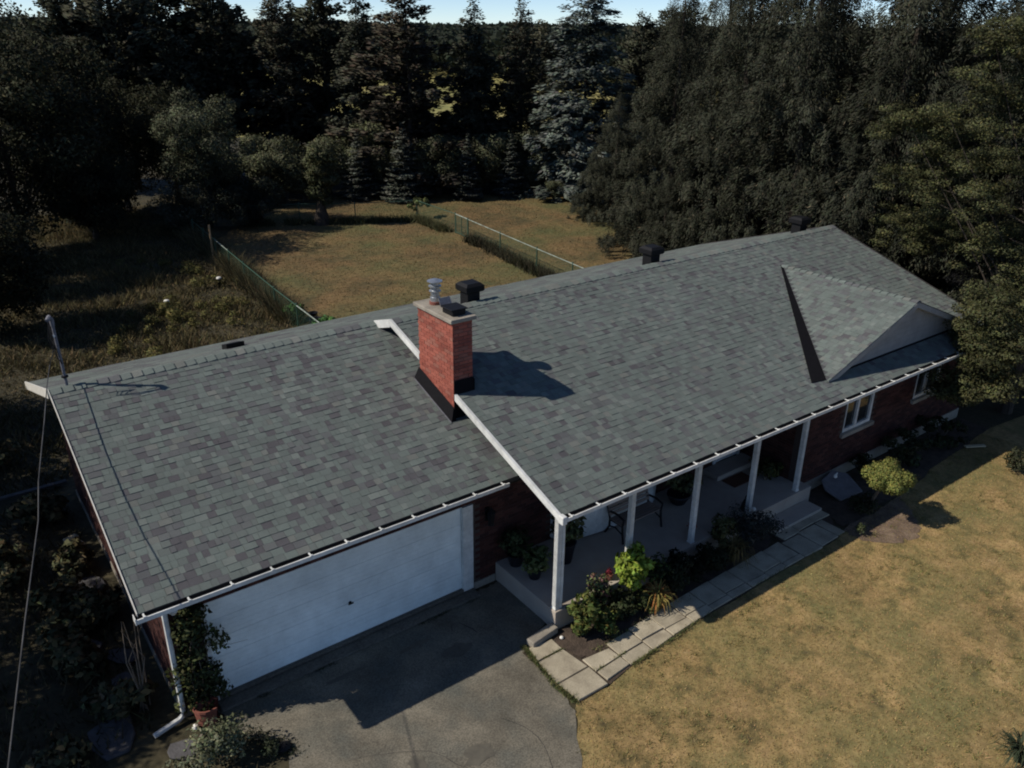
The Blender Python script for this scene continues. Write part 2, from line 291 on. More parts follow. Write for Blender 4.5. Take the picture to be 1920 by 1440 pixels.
SHC = [(0.1311, 0.1539, 0.141), (0.1244, 0.1441, 0.1333), (0.1188, 0.1344, 0.1256), (0.1144, 0.1203, 0.1191), (0.09, 0.0867, 0.0918), (0.1499, 0.169, 0.1552), (0.1033, 0.1062, 0.1082), (0.1444, 0.1517, 0.1388)]
SHW = [.20, .18, .16, .13, .09, .09, .11, .04]
SHWM = [.22, .20, .18, .14, .03, .11, .08, .04]
class Roofer:
    """shingle tabs on a plane: O eave corner, U along the eave, W up the slope, N outward"""
    def __init__(s): s.tabs = []
    def field(s, O, U, W_, width, length, parent, e=.145, lo=None, hi=None, wmul=1., wts=None):
        O, U, W_ = Vector(O), Vector(U).normalized(), Vector(W_).normalized(); N_ = U.cross(W_)
        if N_.z < 0: N_ = -N_
        for i in range(int(length/e)+1):
            t0 = i*e; t1 = min((i+1)*e+.012, length)
            if t1-t0 < .03: continue
            a = lo(t0) if lo else 0.; b_ = hi(t0) if hi else width
            x = a-random.uniform(0, .15)
            while x < b_:
                wd = random.choice((.09, .11, .14, .17, .21))*wmul; k = random.choices(range(8), wts or SHW)[0]
                h = random.choice((.006, .007, .009, .012, .015)); x0 = max(x, a); x1 = min(x+wd, b_)
                if x1-x0 > .02:
                    s.tabs.append((O+U*x0+W_*t0, U, W_, N_, x1-x0, t1-t0, h, k, parent, abs((x1-x0)-wd) < 1e-6 and abs(t1-t0-e-.012) < 1e-6))
                x += wd
    def finish(s, eye, n_single, allow):
        order = sorted([i for i, t in enumerate(s.tabs) if t[9] and t[8] in allow], key=lambda i: (s.tabs[i][0]-eye).length)[:n_single]
        single = set(order); cache = {}; rest = {}
        def shape(wd, ln, h): 
            z = .004
            return [(0.002, 0, 0), (wd-.002, 0, 0), (wd-.002, ln, 0), (0.002, ln, 0), (.002, 0, h), (wd-.002, 0, h), (wd-.002, ln, z), (.002, ln, z)], [(4, 5, 6, 7), (0, 1, 5, 4), (1, 2, 6, 5), (3, 0, 4, 7)]
        for i, (O, U, W_, N_, wd, ln, h, k, par, full) in enumerate(s.tabs):
            V, F = shape(wd, ln, h)
            if U.cross(W_).dot(N_) < 0: F = [f[::-1] for f in F]
            if i in single:
                key = (round(wd, 3), h, k)
                if key not in cache: cache[key] = MB().add(V, F, SHC[k]).mesh('shingle', MT['shingle'])
                o_ = link('shingle', cache[key], par); o_.matrix_local = Matrix(((U.x, W_.x, N_.x, O.x), (U.y, W_.y, N_.y, O.y), (U.z, W_.z, N_.z, O.z), (0, 0, 0, 1)))
            else:
                c = SHC[k]; j = random.uniform(.93, 1.07); c = tuple(q*j for q in c)
                rest.setdefault(par, MB()).add([O+U*x+W_*y+N_*z for x, y, z in V], F, c)
        for par, mb in rest.items(): tag(mb.build('shingles', MT['shingle'], par), kind='stuff')
RF = Roofer()
def slab_roof(name, quad, th=.10):                                # quad of eave-left, eave-right, top-right, top-left (top surface)
    q = [Vector(p)-Vector((0, 0, .006)) for p in quad]
    return part(MB().prism(q, (0, 0, -th)), name, MT['deck'])
mroof = slab_roof('main_roof', [(0, 0, H), (L, 0, H), (L, D, RZ), (0, D, RZ)])
groof = slab_roof('garage_roof', [(-GL, GY, GH), (.61, GY, GH), (.61, GR, GRZ), (-GL, GR, GRZ)])
broof = slab_roof('rear_roof', [(0, D, RZ), (L, D, RZ), (L, B, BZ), (0, B, BZ)])
broof2 = slab_roof('rear_roof', [(-GL, GR, GRZ), (-.004, GR, GRZ), (-.004, B, BZ), (-GL, B, BZ)])
sl_m = math.hypot(D, RZ-H); sl_g = math.hypot(GR-GY, GRZ-GH)
RF.field((.03, -.02, H), (1, 0, 0), (0, D, RZ-H), L-.03, sl_m, mroof, wts=SHWM)
RF.field((-GL+.004, GY-.02, GH), (1, 0, 0), (0, GR-GY, GRZ-GH), GL+.60, sl_g, groof)
RF.field((0, B, BZ), (1, 0, 0), (0, D-B, RZ-BZ), L, math.hypot(B-D, RZ-BZ), broof, wmul=3)
RF.field((-GL, B, BZ), (1, 0, 0), (0, GR-B, GRZ-BZ), GL, math.hypot(B-GR, GRZ-BZ), broof2, wmul=3)
# front gable over the bedroom wing
GXR, GZR, GZT, GYF, GYB, GXT, GXO = 12.05, 4.325, 3.01, .54, 4.61, 8.57, 15.53
gproof = part(MB().prism([(GXT, GYF, GZT), (GXR, GYF, GZR), (GXR, GYB, GZR)], (0, 0, -.05)).prism([(GXO, GYF, GZT), (GXR, GYF, GZR), (GXR, GYB, GZR)], (0, 0, -.05)), 'gable_roof', MT['deck'])
sl_p = math.hypot(GXR-GXT, GZR-GZT)
RF.field((GXT, GYF-.03, GZT+.006), (0, 1, 0), (GXR-GXT, 0, GZR-GZT), 4.1, sl_p, gproof, hi=lambda t: .05+t/sl_p*4.07, wts=SHWM)
RF.field((GXO, GYF-.03, GZT+.006), (0, 1, 0), (GXR-GXO, 0, GZR-GZT), 4.1, sl_p, gproof, hi=lambda t: .05+t/sl_p*4.07, wts=SHWM)
RF.finish(Vector((-7.98, -9.25, 10.66)), 300, (mroof, groof))
# ridge caps, each a folded piece
def ridge(parent, A, Bp, down1, down2, n, th=.016, wd=.17):
    A, Bp = Vector(A), Vector(Bp); d = (Bp-A)/n; d1 = Vector(down1).normalized()*wd; d2 = Vector(down2).normalized()*wd
    for i in range(n):
        p = A+d*i; q = p+d*1.12; hz = Vector((0, 0, th+.022)); lz = Vector((0, 0, .014)); k = random.choice((0, 0, 1, 1, 7, 6))
        j = random.uniform(.98, 1.14); c = tuple(v_*j for v_ in SHC[k])
        # exposed end (p) is raised, far end tucks under the next piece
        V = [p+hz, p+d1+hz, p+d2+hz, q+lz, q+d1+lz, q+d2+lz, p+d1, p+d2, p]
        F = [(1, 4, 3, 0), (0, 3, 5, 2), (6, 1, 0, 8), (8, 0, 2, 7), (6, 4, 1), (7, 2, 5)]
        MB().add(V, F, c).build('ridge_cap', MT['shingle'], parent)
ridge(groof, (-.02, GR, GRZ), (-GL, GR, GRZ), (0, -1, -GP), (0, 1, -P_), 33)
ridge(mroof, (L, D, RZ), (0, D, RZ), (0, -1, -P_), (0, 1, -P_), 80)
gs = (GZR-GZT)/(GXR-GXT)
ridge(gproof, (GXR, GYF-.03, GZR+.006), (GXR, GYB, GZR+.006), (-1, 0, -gs), (1, 0, -gs), 20, wd=.11)
# dark valley flashing beside the gable
zf = lambda y: H+P_*y
part(MB().prism([(12.0, 4.66, zf(4.66)+.024), (8.12, .66, zf(.66)+.024), (8.60, .60, zf(.60)+.024), (12.07, 4.58, zf(4.58)+.024)], (0, 0, .008)), 'valley_flashing', MT['charcoal'])
# gable face, fascia and soffit
part(MB().prism([(9.0, .70, 3.03), (15.1, .70, 3.03), (GXR, .70, 4.20)], (0, .06, 0)), 'gable_siding', MT['siding'])
mb = MB()
for k in range(1, 8):
    z = 3.04+k*.14; hw = (4.2-z)/(4.2-3.03)*3.05
    if hw > .1: mb.box(GXR-hw, .696, z, GXR+hw, .6985, z+.008)
part(mb, 'siding_joint', MT['siding'])
for sgn, xt in ((-1, GXT), (1, GXO)):
    part(MB().prism([(xt, GYF-.035, GZT-.01), (GXR, GYF-.035, GZR-.01), (GXR, GYF-.035, GZR-.15), (xt-sgn*.37, GYF-.035, GZT-.01)], (0, .025, 0)), 'rake_board', MT['siding'])
    part(MB().prism([(xt-sgn*.42, GYF-.008, GZT+.02), (GXR, GYF-.008, GZR-.13), (GXR, GYF-.008, GZR-.145), (xt-sgn*.46, GYF-.008, GZT+.02)], (0, .16, 0)), 'gable_soffit', MT['soffit'])
part(MB().box(9.0, .655, 3.005, 15.1, .695, 3.05), 'base_flashing', MT['charcoal'])

# rake boards (white) on the left ends
def rake(x, pts, h, th, name, m_):
    poly = [(x, y, z+.015) for y, z in pts]+[(x, y, z-h) for y, z in pts[::-1]]
    n = len(pts); mb = MB()
    for i in range(n-1):
        (y0, z0), (y1, z1) = pts[i], pts[i+1]
        mb.prism([(x, y0, z0+.034), (x, y1, z1+.034), (x, y1, z1-h), (x, y0, z0-h)], (th, 0, 0))
    return part(mb, name, m_)
rake(-.035, [(-.03, H-.01), (3.315, zf(3.315))], .10, .055, 'rake_board', MT['white'])
rake(-.035, [(4.645, zf(4.645)), (D, RZ)], .11, .055, 'rake_board', MT['white'])
rake(-.035, [(D, RZ), (GR-.02, GRZ+.006)], .15, .055, 'rake_board', MT['white'])
rake(-GL-.012, [(GY-.03, GH-.01), (GR, GRZ)], .035, .012, 'rake_board', MT['offwhite'])
rake(-GL-.03, [(GR, GRZ), (B, BZ)], .15, .028, 'rake_board', MT['offwhite'])
rake(L+.002, [(-.03, H-.01), (D, RZ), (B, BZ)], .13, .028, 'rake_board', MT['brownfascia'])
part(MB().box(-.05, -.145, H-.13, .055, -.0, H+.035), 'corner_cap', MT['white'], bevel=.02)

# gutters: U profile + hanger brackets
def gutter(x0, x1, y, z, name='gutter'):
    mb = MB()
    mb.box(x0, y-.125, z-.085, x1, y-.005, z-.077)                # bottom
    mb.box(x0, y-.133, z-.085, x1, y-.125, z-.012)                # front
    mb.box(x0, y-.142, z-.020, x1, y-.120, z-.006)                # lip
    gt = part(mb, name, MT['white'])
    part(MB().box(x0, y-.004, z-.135, x1, y+.014, z-.02), 'fascia', MT['brownfascia'])
    MB().box(x0+.01, y-.122, z-.076, x1-.01, y-.008, z-.055).build('gutter_debris', MT['soil'], gt)
    n = int((x1-x0)/.63)
    for i in range(n+1):
        x = x0+.12+i*(x1-x0-.24)/n
        MB().box(x-.012, y-.135, z-.02, x+.012, y-.002, z-.004).box(x-.02, y-.15, z-.008, x+.02, y-.125, z+.016).build('gutter_bracket', MT['white'], gt)
    return gt
g1 = gutter(-GL-.05, -.04, GY, GH)
MB().box(-GL-.062, GY-.14, GH-.09, -GL-.05, GY+.01, GH+.012).build('end_cap', MT['white'], g1)
g2 = gutter(.056, L+.02, 0, H)
# soffits / porch ceiling
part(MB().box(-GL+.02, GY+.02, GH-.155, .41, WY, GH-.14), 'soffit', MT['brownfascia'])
part(MB().prism([(.03, .02, zf(.02)-.125), (7.99, .02, zf(.02)-.125), (7.99, WY-.002, zf(WY)-.125), (.03, WY-.002, zf(WY)-.125)], (0, 0, .015)), 'porch_ceiling', MT['brownfascia'])  # ceiling coloured dark to give the shade under the porch roof
part(MB().box(8.0, .02, H-.16, L-.02, NY, H-.14), 'soffit', MT['soffit'])

# walls ------------------------------------------------------------
BRC_SHADED = [(.062, .024, .020), (.075, .030, .024), (.050, .021, .018), (.084, .036, .029), (.044, .020, .018)]  # wall bricks darker than the chimney's, porch and eave shade put into colour
def bricks(mb, O, U, wd, z0, z1, N_, holes=(), proud=.008, bl=.21, bh=.062, jt=.011, topf=None):
    O, U, N_ = Vector(O), Vector(U), Vector(N_)
    rows = int((z1-z0)/(bh+jt))
    for r_ in range(rows):
        z = z0+r_*(bh+jt); x = -(bl+jt)/2*(r_ % 2)
        while x < wd:
            a, c_ = max(x, 0), min(x+bl, wd)
            zt = z+bh
            ok = c_-a > .03 and not any(hx0 < c_ and hx1 > a and hz0 < zt and hz1 > z for hx0, hx1, hz0, hz1 in holes)
            if ok and topf and zt > topf((a+c_)/2): ok = False
            if ok:
                c = random.choice(BRC_SHADED); j = random.uniform(.85, 1.12)
                mb.obox(O+U*a+Vector((0, 0, z))-N_*.01, U*(c_-a), N_*(proud+.01+random.uniform(-.002, .002)), (0, 0, bh), tuple(q*j for q in c))
            x += bl+jt
    return mb
def wall_x(name, y, th, x0, x1, z0, z1, holes, brick=True):
    mb = MB(); xs = sorted({x0, x1, *[h for q in holes for h in q[:2]]}); xs = [x for x in xs if x0 <= x <= x1]
    for a, c_ in zip(xs, xs[1:]):
        zs = [(z0, z1)]
        for hx0, hx1, hz0, hz1 in holes:
            if hx0 <= a and hx1 >= c_:
                zs = [s_ for p0, p1 in zs for s_ in ((p0, min(p1, hz0)), (max(p0, hz1), p1)) if s_[1]-s_[0] > .005]
        for p0, p1 in zs: mb.box(a, y, p0, c_, y+th, p1)
    wl = part(mb, name, MT['mortar_shaded'])
    if brick:
        m2 = bricks(MB(), (x0, y, 0), (1, 0, 0), x1-x0, z0, z1, (0, -1, 0), [(h[0]-x0, h[1]-x0, h[2], h[3]) for h in holes])
        tag(m2.build('brickwork', MT['brick'], wl), kind='stuff')
    return wl
DX0, DX1, DZ0, DZ1 = -5.56, -.60, .10, 2.02
wall_x('garage_wall', WY, .2, -6.15, .42, .16, GH-.16, [(DX0-.09, DX1+.24, .0, DZ1+.03)])
BW0, BW1 = 1.65, 4.72
wall_x('porch_wall', WY, .2, .42, 8.0, .43, zf(WY)-.14, [(BW0+.05, BW1-.05, .55, 2.35), (6.86, 7.9, .4, 2.6)])
W1h = (9.72, 10.92, 1.30, 2.44); W2h = (13.0, 14.2, 1.36, 2.44)
wall_x('wing_wall', NY, .2, 8.0, 15.9, .30, H-.16, [W1h, W2h])
# side walls (x = const)
def wall_y(name, x, th, y0, y1, z0, z1, N_, topf=None, brick=True):
    if topf: mb = MB().prism([(x, y0, z0), (x, y1, z0), (x, y1, topf(y1)), *([(x, D if x > -1 else GR, topf(D if x > -1 else GR))] if y0 < (D if x > -1 else GR) < y1 else []), (x, y0, topf(y0))], (th, 0, 0))
    else: mb = MB().box(x, y0, z0, x+th, y1, z1)
    wl = part(mb, name, MT['mortar_shaded'])
    if brick:
        xx = x if N_[0] < 0 else x+th
        m2 = bricks(MB(), (xx, y0, 0), (0, 1, 0), y1-y0, z0, z1, N_, topf=(lambda s_: topf(y0+s_)) if topf else None)
        tag(m2.build('brickwork', MT['brick'], wl), kind='stuff')
gtop = lambda y: (GH+GP*(y-GY) if y < GR else GRZ-P_*(y-GR))-.12
wall_y('garage_side_wall', -6.15, .2, WY+.2, B-.45, .16, 4.4, (-1, 0, 0), gtop)
mtop = lambda y: (zf(y) if y < D else RZ-P_*(y-D))-.12
wall_y('gable_wall', .62, .2, WY+.21, 8.0, 2.64, 4.6, (-1, 0, 0), mtop)
wall_y('wing_side_wall', 8.0, .2, NY+.2, WY-.01, .43, H-.16, (-1, 0, 0))
wall_y('end_wall', 15.7, .2, NY+.2, B-.5, .3, 4.4, (1, 0, 0), mtop, brick=False)
part(MB().box(-5.94, B-.65, .1, 15.69, B-.45, BZ-.12), 'rear_wall', MT['mortar_shaded'])
part(MB().box(-5.94, 2.6, .02, 15.68, B-.7, .1), 'inner_floor', MT['concrete'])
# foundation strips
part(MB().box(DX1+.25, WY-.03, -.05, .18, WY+.18, .158), 'foundation', MT['concrete'])
part(MB().box(-6.17, WY-.025, -.05, DX0-.1, WY+.18, .158), 'foundation', MT['concrete'])
part(MB().box(-6.175, WY+.18, -.05, -5.97, B-.45, .158), 'foundation', MT['concrete'])
part(MB().box(8.02, NY-.03, -.05, 15.92, NY+.18, .298), 'foundation', MT['concrete'])
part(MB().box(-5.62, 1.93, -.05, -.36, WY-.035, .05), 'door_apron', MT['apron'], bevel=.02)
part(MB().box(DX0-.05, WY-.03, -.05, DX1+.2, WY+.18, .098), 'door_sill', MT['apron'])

# garage door of five ribbed panels
gd = part(MB().box(DX0-.085, WY-.035, .06, DX0, WY+.1, DZ1+.025).box(DX1, WY-.035, .06, DX1+.235, WY+.1, DZ1+.025).box(DX0, WY+.02, DZ1, DX1, WY+.1, DZ1+.025), 'garage_door', MT['white'])
ph = (DZ1-DZ0)/5
dp = None
for i in range(5):
    z = DZ0+i*ph; mb = MB(); n = 4
    for k in range(n):
        a = z+k*ph/n; last = k == n-1
        e = .004 if last else .0008
        prof = [(-.004, a+.001), (-.006, a+.012), (-.006, a+ph/n-e-.012), (-.004, a+ph/n-e)]
        poly = [(DX0+.004, WY+.05+p, q) for p, q in prof]+[(DX0+.004, WY+.07, a+ph/n-e), (DX0+.004, WY+.07, a+.002)]
        mb.prism(poly, (DX1-DX0-.008, 0, 0))
    MB().box(DX0+.004, WY+.071, z, DX1-.004, WY+.085, z+ph-.003).v
    dpn = mb.build('door_panel', MT['door_white'], gd)
    if i == 1: dp = dpn
MB().box(DX0+.002, WY+.072, DZ0, DX1-.002, WY+.08, DZ1).build('door_backing', MT['offwhite'], gd)
MB().lathe([(.03, 0), (.03, .012), (.012, .014), (.012, .04)], n=12).box(-.05, -.012, .038, .05, .012, .052).build('door_handle', MT['blackmetal'], gd, loc=(-3.04, WY+.045, .88)).rotation_euler = (R(90), 0, 0)

# porch slab, posts, step, door, bow window
part(MB().box(.2, .25, -.05, 8.2, WY-.003, .428), 'porch_floor', MT['porchc'], bevel=.012)
part(MB().box(6.5, 1.72, .43, 8.0-.003, WY-.013, .56), 'door_step', MT['porchc'], bevel=.012)
part(MB().box(6.35, -.22, -.03, 8.05, .245, .11), 'porch_step', MT['porchc'], bevel=.015)
for x in (.29, 2.15, 4.05, 5.95, 7.72):
    mb = MB().box(x-.05, .31, .43, x+.05, .41, H-.045)
    for k in (-.034, -.011, .011, .034): mb.box(x+k-.005, .305, .50, x+k+.005, .3105, H-.24).box(x-.055, .36+k-.005, .50, x-.0495, .36+k+.005, H-.24)
    ps = part(mb, 'porch_post', MT['white'])
    MB().box(x-.062, .298, .43, x+.062, .422, .455).build('post_base', MT['white'], ps); MB().box(x-.062, .298, H-.12, x+.062, .422, H-.07).build('post_cap', MT['white'], ps)
def pipe(pts, name, parent=None, m_=None, w_=.038): return part(MB().tube(pts, w_, 8), name, m_ or MT['white'])
pipe([(.40, .02, H-.15), (.38, .2, H-.30), (.38, .33, H-.40), (.38, .33, .44)], 'downspout')
pipe([(-6.12, GY-.06, GH-.12), (-6.13, GY-.0, GH-.2), (-6.16, 2.07, GH-.42), (-6.17, 2.12, GH-.52), (-6.17, 2.12, .24), (-6.20, 2.11, .14), (-6.26, 2.1, .10), (-6.68, 2.02, .07)], 'downspout', w_=.045)
# front door (white frame with glass storm door)
fd = part(MB().box(6.88, WY-.02, .561, 6.97, WY+.1, 2.6).box(7.79, WY-.02, .561, 7.88, WY+.1, 2.6).box(6.97, WY-.02, 2.5, 7.79, WY+.1, 2.6), 'front_door', MT['white'])
MB().box(6.975, WY+.01, .57, 7.785, WY+.05, .66).box(6.975, WY+.01, .66, 7.06, WY+.05, 2.495).box(7.70, WY+.01, .66, 7.785, WY+.05, 2.495).box(7.06, WY+.01, 1.35, 7.70, WY+.05, 1.42).box(7.06, WY+.01, 2.42, 7.70, WY+.05, 2.495).build('door_frame', MT['white'], fd)
MB().box(7.062, WY+.025, .662, 7.698, WY+.035, 1.348).box(7.062, WY+.025, 1.422, 7.698, WY+.035, 2.418).build('door_glass', MT['glass'], fd)
MB().box(7.66, WY-.03, 1.42, 7.70, WY+.008, 1.56).build('door_handle', MT['blackmetal'], fd)
# bow window: five facets
bw = part(MB().box(BW0-.02, WY-.04, 2.34, BW1+.02, WY, 2.42), 'bow_window', MT['white'])
nf = 10; cxw = (BW0+BW1)/2; hw = (BW1-BW0)/2
arc = [(cxw-hw*math.cos(math.pi*k/nf), WY-.005-.50*math.sin(math.pi*k/nf)**.8) for k in range(nf+1)]
mb = MB(); ml = MB(); mg = MB()
for (x0, y0), (x1, y1) in zip(arc, arc[1:]):
    n_ = Vector((y1-y0, -(x1-x0), 0)).normalized()*-.03
    mb.prism([(x0, y0, .47), (x1, y1, .47), (x1, y1, 1.12), (x0, y0, 1.12)], (0, .03, 0))
    mg.prism([(x0, y0+.02, 1.16), (x1, y1+.02, 1.16), (x1, y1+.02, 2.28), (x0, y0+.02, 2.28)], (0, .012, 0))
for k in range(0, nf+1, 2):
    x, y = arc[k]; ml.box(x-.035, y-.02, 1.17, x+.035, y+.04, 2.28)
ml.prism([(x, y-.035, 1.121) for x, y in arc], (0, 0, .045)); ml.prism([(x, y-.025, 2.281) for x, y in arc], (0, 0, .055))
mb.build('apron_panel', MT['white'], bw); mg.build('pane', MT['glass'], bw); ml.build('window_frame', MT['white'], bw)
# bedroom windows
for (x0, x1, z0, z1) in (W1h, W2h):
    y = NY-.012; xm = x0+.48
    wn = part(MB().box(x0, y, z0, x1, y+.1, z0+.085).box(x0, y, z1-.06, x1, y+.1, z1).box(x0, y, z0+.085, x0+.035, y+.1, z1-.06).box(x1-.085, y, z0+.085, x1, y+.1, z1-.06).box(xm, y-.004, z0+.085, xm+.085, y+.1, z1-.06), 'window', MT['white'])
    MB().box(x0+.036, y+.05, z0+.086, xm-.001, y+.06, z1-.061).build('pane', MT['glass'], wn)
    MB().box(xm+.086, y+.05, z0+.086, x1-.086, y+.06, z1-.061).build('pane', MT['glass'], wn)
    MB().obox((x0-.1, NY-.085, z0-.115), (x1-x0+.22, 0, 0), (0, .105, .02), (0, 0, .095)).build('sill', MT['concrete'], wn)
# wall lantern
wl = part(MB().box(-.06, WY-.05, 1.55, .02, WY-.01, 1.85), 'wall_lantern', MT['blackmetal'])
MB().lathe([(.03, 0), (.07, .02), (.06, .05), (.09, .28), (.10, .30), (.02, .38), (.015, .42)], (-.02, WY-.16, 1.5), 6).build('lantern_body', MT['blackmetal'], wl)

# chimney, brick by brick on the two faces in view
CX0, CX1, CY0, CY1, CT = -.035, .42, 3.325, 4.633, 5.378
ch = part(MB().box(CX0+.012, CY0+.012, 2.9, CX1-.012, CY1-.012, CT), 'chimney', MT['mortar'])
CBR = [(.30, .088, .062), (.35, .11, .078), (.25, .075, .055), (.32, .10, .072), (.29, .115, .085)]
cache = {}
def single_bricks(O, U, N_, wd, z0, off, zmin):
    U, N_ = Vector(U), Vector(N_); bl, bh, jt = .205, .063, .0115
    for r_ in range(int((CT-z0)/(bh+jt)+.01)):
        z = z0+r_*(bh+jt); x = -((bl+jt)/2)*((r_+off) % 2)
        while x < wd-.02:
            a, c_ = max(x, 0), min(x+bl, wd); x += bl+jt
            if c_-a < .03 or z+bh < zmin((a+c_)/2): continue
            k = random.randrange(5); key = (round(c_-a, 3), k, tuple(U))
            if key not in cache:
                cache[key] = MB().obox((0, 0, 0), U*(c_-a), -N_*.03, (0, 0, bh), CBR[k]).mesh('brick', MT['brick'])
            o_ = link('brick', cache[key], ch); o_.location = Vector(O)+U*a+N_*random.uniform(-.002, .002)+Vector((0, 0, z))
zg = lambda y: GH+GP*(y-GY)
single_bricks((CX0, CY0, 0), (0, 1, 0), (-1, 0, 0), CY1-CY0, CT-28*.0745, 0, lambda s_: zg(CY0+s_))
single_bricks((CX0+.034, CY0, 0), (1, 0, 0), (0, -1, 0), CX1-CX0-.034, CT-28*.0745, 1, lambda s_: zf(CY0)-.02)
mb = bricks(MB(), (CX1-.012, CY0+.03, 0), (0, 1, 0), CY1-CY0-.03, 3.8, CT, (1, 0, 0), proud=.012); bricks(mb, (CX0+.03, CY1-.012, 0), (1, 0, 0), CX1-CX0-.03, 3.8, CT, (0, 1, 0), proud=.012)
tag(mb.build('brickwork', MT['brick'], ch), kind='stuff')
MB().prism([(CX0-.07, CY0-.07, CT), (CX1+.07, CY0-.07, CT), (CX1+.07, CY1+.07, CT), (CX0-.07, CY1+.07, CT)], (0, 0, .085)).build('chimney_cap', MT['concrete'], ch, bevel=.018)
fl = MB().lathe([(.10, 0), (.10, .10), (.085, .11), (.085, .2), (.12, .22), (.12, .235), (.09, .25), (.09, .30), (.13, .32), (.13, .335), (.09, .35), (.09, .40), (.155, .42), (.155, .435), (.05, .47), (0.001, .475)], (.2, 4.32, CT+.13), 20).build('flue_pipe', MT['galv'], ch, smooth=False)
MB().lathe([(.12, 0), (.12, .06), (.10, .062)], (.2, 4.32, CT+.085), 18).build('flue_collar', MT['terracotta'], ch)
MB().box(.04, 3.42, CT+.085, .34, 3.80, CT+.20).box(.0, 3.40, CT+.2, .38, 3.82, CT+.225).build('flue_damper', MT['blackmetal'], ch, bevel=.02)
MB().obox((.10, 3.93, CT+.13), (.26, 0, .0), (0, .10, .16), (0, .012, -.008)).build('flue_lid', MT['pipegrey'], ch)
# chimney flashing
mb = MB()
for (x, xo) in ((CX0, CX0-.12),):
    y0, y1 = CY0-.10, CY1+.02
    mb.add([(xo, y0, zg(y0)+.03), (xo, y1, zg(y1)+.03), (x-.006, y1, zg(y1)+.24), (x-.006, y0+.1, zg(y0+.1)+.24), (xo, y0, zg(y0)-.02), (xo, y1, zg(y1)-.02), (x-.006, y1, zg(y1)-.02), (x-.006, y0+.1, zg(y0+.1)-.02)],
           [(0, 3, 2, 1), (4, 0, 1, 5), (1, 2, 6, 5), (4, 7, 3, 0)])
mb.add([(CX0-.12, CY0-.10, zg(CY0-.1)-.02), (CX0-.006, CY0-.10, zg(CY0-.1)-.02), (CX0-.006, CY0-.012, zg(CY0)+.24), (CX0-.12, CY0-.10, zg(CY0-.1)+.03)], [(0, 1, 2, 3)])
mb.box(CX0, CY0-.03, zg(CY0-.1), CX1+.01, CY0-.012, zf(CY0)+.30)
mb.box(CX1, CY0-.03, zf(CY0)-.1, CX1+.03, CY1+.02, zf(CY0)+.25)
mb.build('chimney_flashing', MT['charcoal'], ch)
MB().obox((CX0-.15, CY0-.12, zg(CY0-.12)+.02), (0, CY1-CY0+.1, GP*(CY1-CY0+.1)), (.018, 0, 0), (0, 0, .012)).build('flashing_edge', MT['pipegrey'], ch)

# roof vents
zb = lambda y: RZ-P_*(y-D)
for x, y in ((2.28, D+.32), (8.28, D+.34), (15.0, D+.4)):
    z = zb(y)
    v = part(MB().prism([(x-.17, y-.16, zb(y-.16)-.02), (x+.17, y-.16, zb(y-.16)-.02), (x+.17, y+.16, zb(y+.16)-.02), (x-.17, y+.16, zb(y+.16)-.02)], (0, 0, .40)), 'roof_vent', MT['blackmetal'])
    V = []
    for a, zz in ((.22, .30), (.25, .33), (.25, .45), (.18, .51)): V += [(x-a, y-a*.95, z+zz), (x+a, y-a*.95, z+zz), (x+a, y+a*.95, z+zz), (x-a, y+a*.95, z+zz)]
    F = [(0, 3, 2, 1), (12, 13, 14, 15)]+[(4*i+k, 4*i+(k+1) % 4, 4*i+4+(k+1) % 4, 4*i+4+k) for i in range(3) for k in range(4)]
    MB().add(V, F).build('vent_hood', MT['blackmetal'], v)
    mb = MB()
    for k in range(3): mb.box(x-.255, y-.243, z+.342+k*.035, x+.255, y+.243, z+.352+k*.035)
    mb.build('vent_louvre', MT['blackmetal'], v)
xv, yv = -2.8, 8.0
v = part(MB().prism([(xv-.2, yv-.18, zb(yv-.18)-.01), (xv+.2, yv-.18, zb(yv-.18)-.01), (xv+.2, yv+.18, zb(yv+.18)-.01), (xv-.2, yv+.18, zb(yv+.18)-.01)], (0, 0, .13)), 'roof_vent', MT['blackmetal'], bevel=.01)
# service mast
ms = part(MB().tube([(-6.29, 6.70, 4.3), (-6.30, 6.74, 5.62)], .028, 10), 'service_mast', MT['pipegrey'])
MB().tube([(-6.30, 6.74, 5.60), (-6.30, 6.745, 5.72), (-6.33, 6.72, 5.78), (-6.38, 6.66, 5.74)], [.036, .042, .046, .036], 10).build('weatherhead', MT['pipegrey'], ms)
MB().lathe([(.06, 0), (.06, .03), (.036, .035)], (-6.292, 6.71, 4.62), 12).build('mast_boot', MT['blackmetal'], ms)
MB().tube([(-6.30, 6.735, 5.42), (-6.33, 6.69, 5.43)], .025, 8).build('mast_clamp', MT['galv'], ms)
cb = [(-6.33, 6.69, 5.43), (-6.40, 6.75, 5.08), (-6.48, 6.8, 4.87), (-6.67, 6.06, 4.75), (-6.89, 5.11, 4.58), (-7.11, 4.17, 4.45), (-7.29, 3.37, 4.36), (-7.46, 2.4, 4.26), (-7.93, .45, 4.10), (-8.26, -1.0, 3.99), (-8.41, -1.69, 3.96), (-9.3, -5.5, 3.88), (-11, -13, 4.0), (-15, -30, 5.2)]
mb = MB().tube(cb, .0085, 6); lp = MB()
for k, dz in ((0, .30), (1, .42), (2, .52)):
    lp.tube([(-6.36, 6.68, 5.73), (-6.42+.03*k, 6.58-.05*k, 5.60-dz*.5), (-6.40+.04*k, 6.50-.04*k, 5.5-dz), (-6.37, 6.56, 5.42-dz*.6), (-6.36, 6.64, 5.36)], .009, 5)
cbl = mb.build('power_cable', MT['cable']); tag(cbl, 'overhead service cable running from the roof mast down past the garage', 'cable')
lp.build('drip_loop', MT['blackmetal'], cbl)

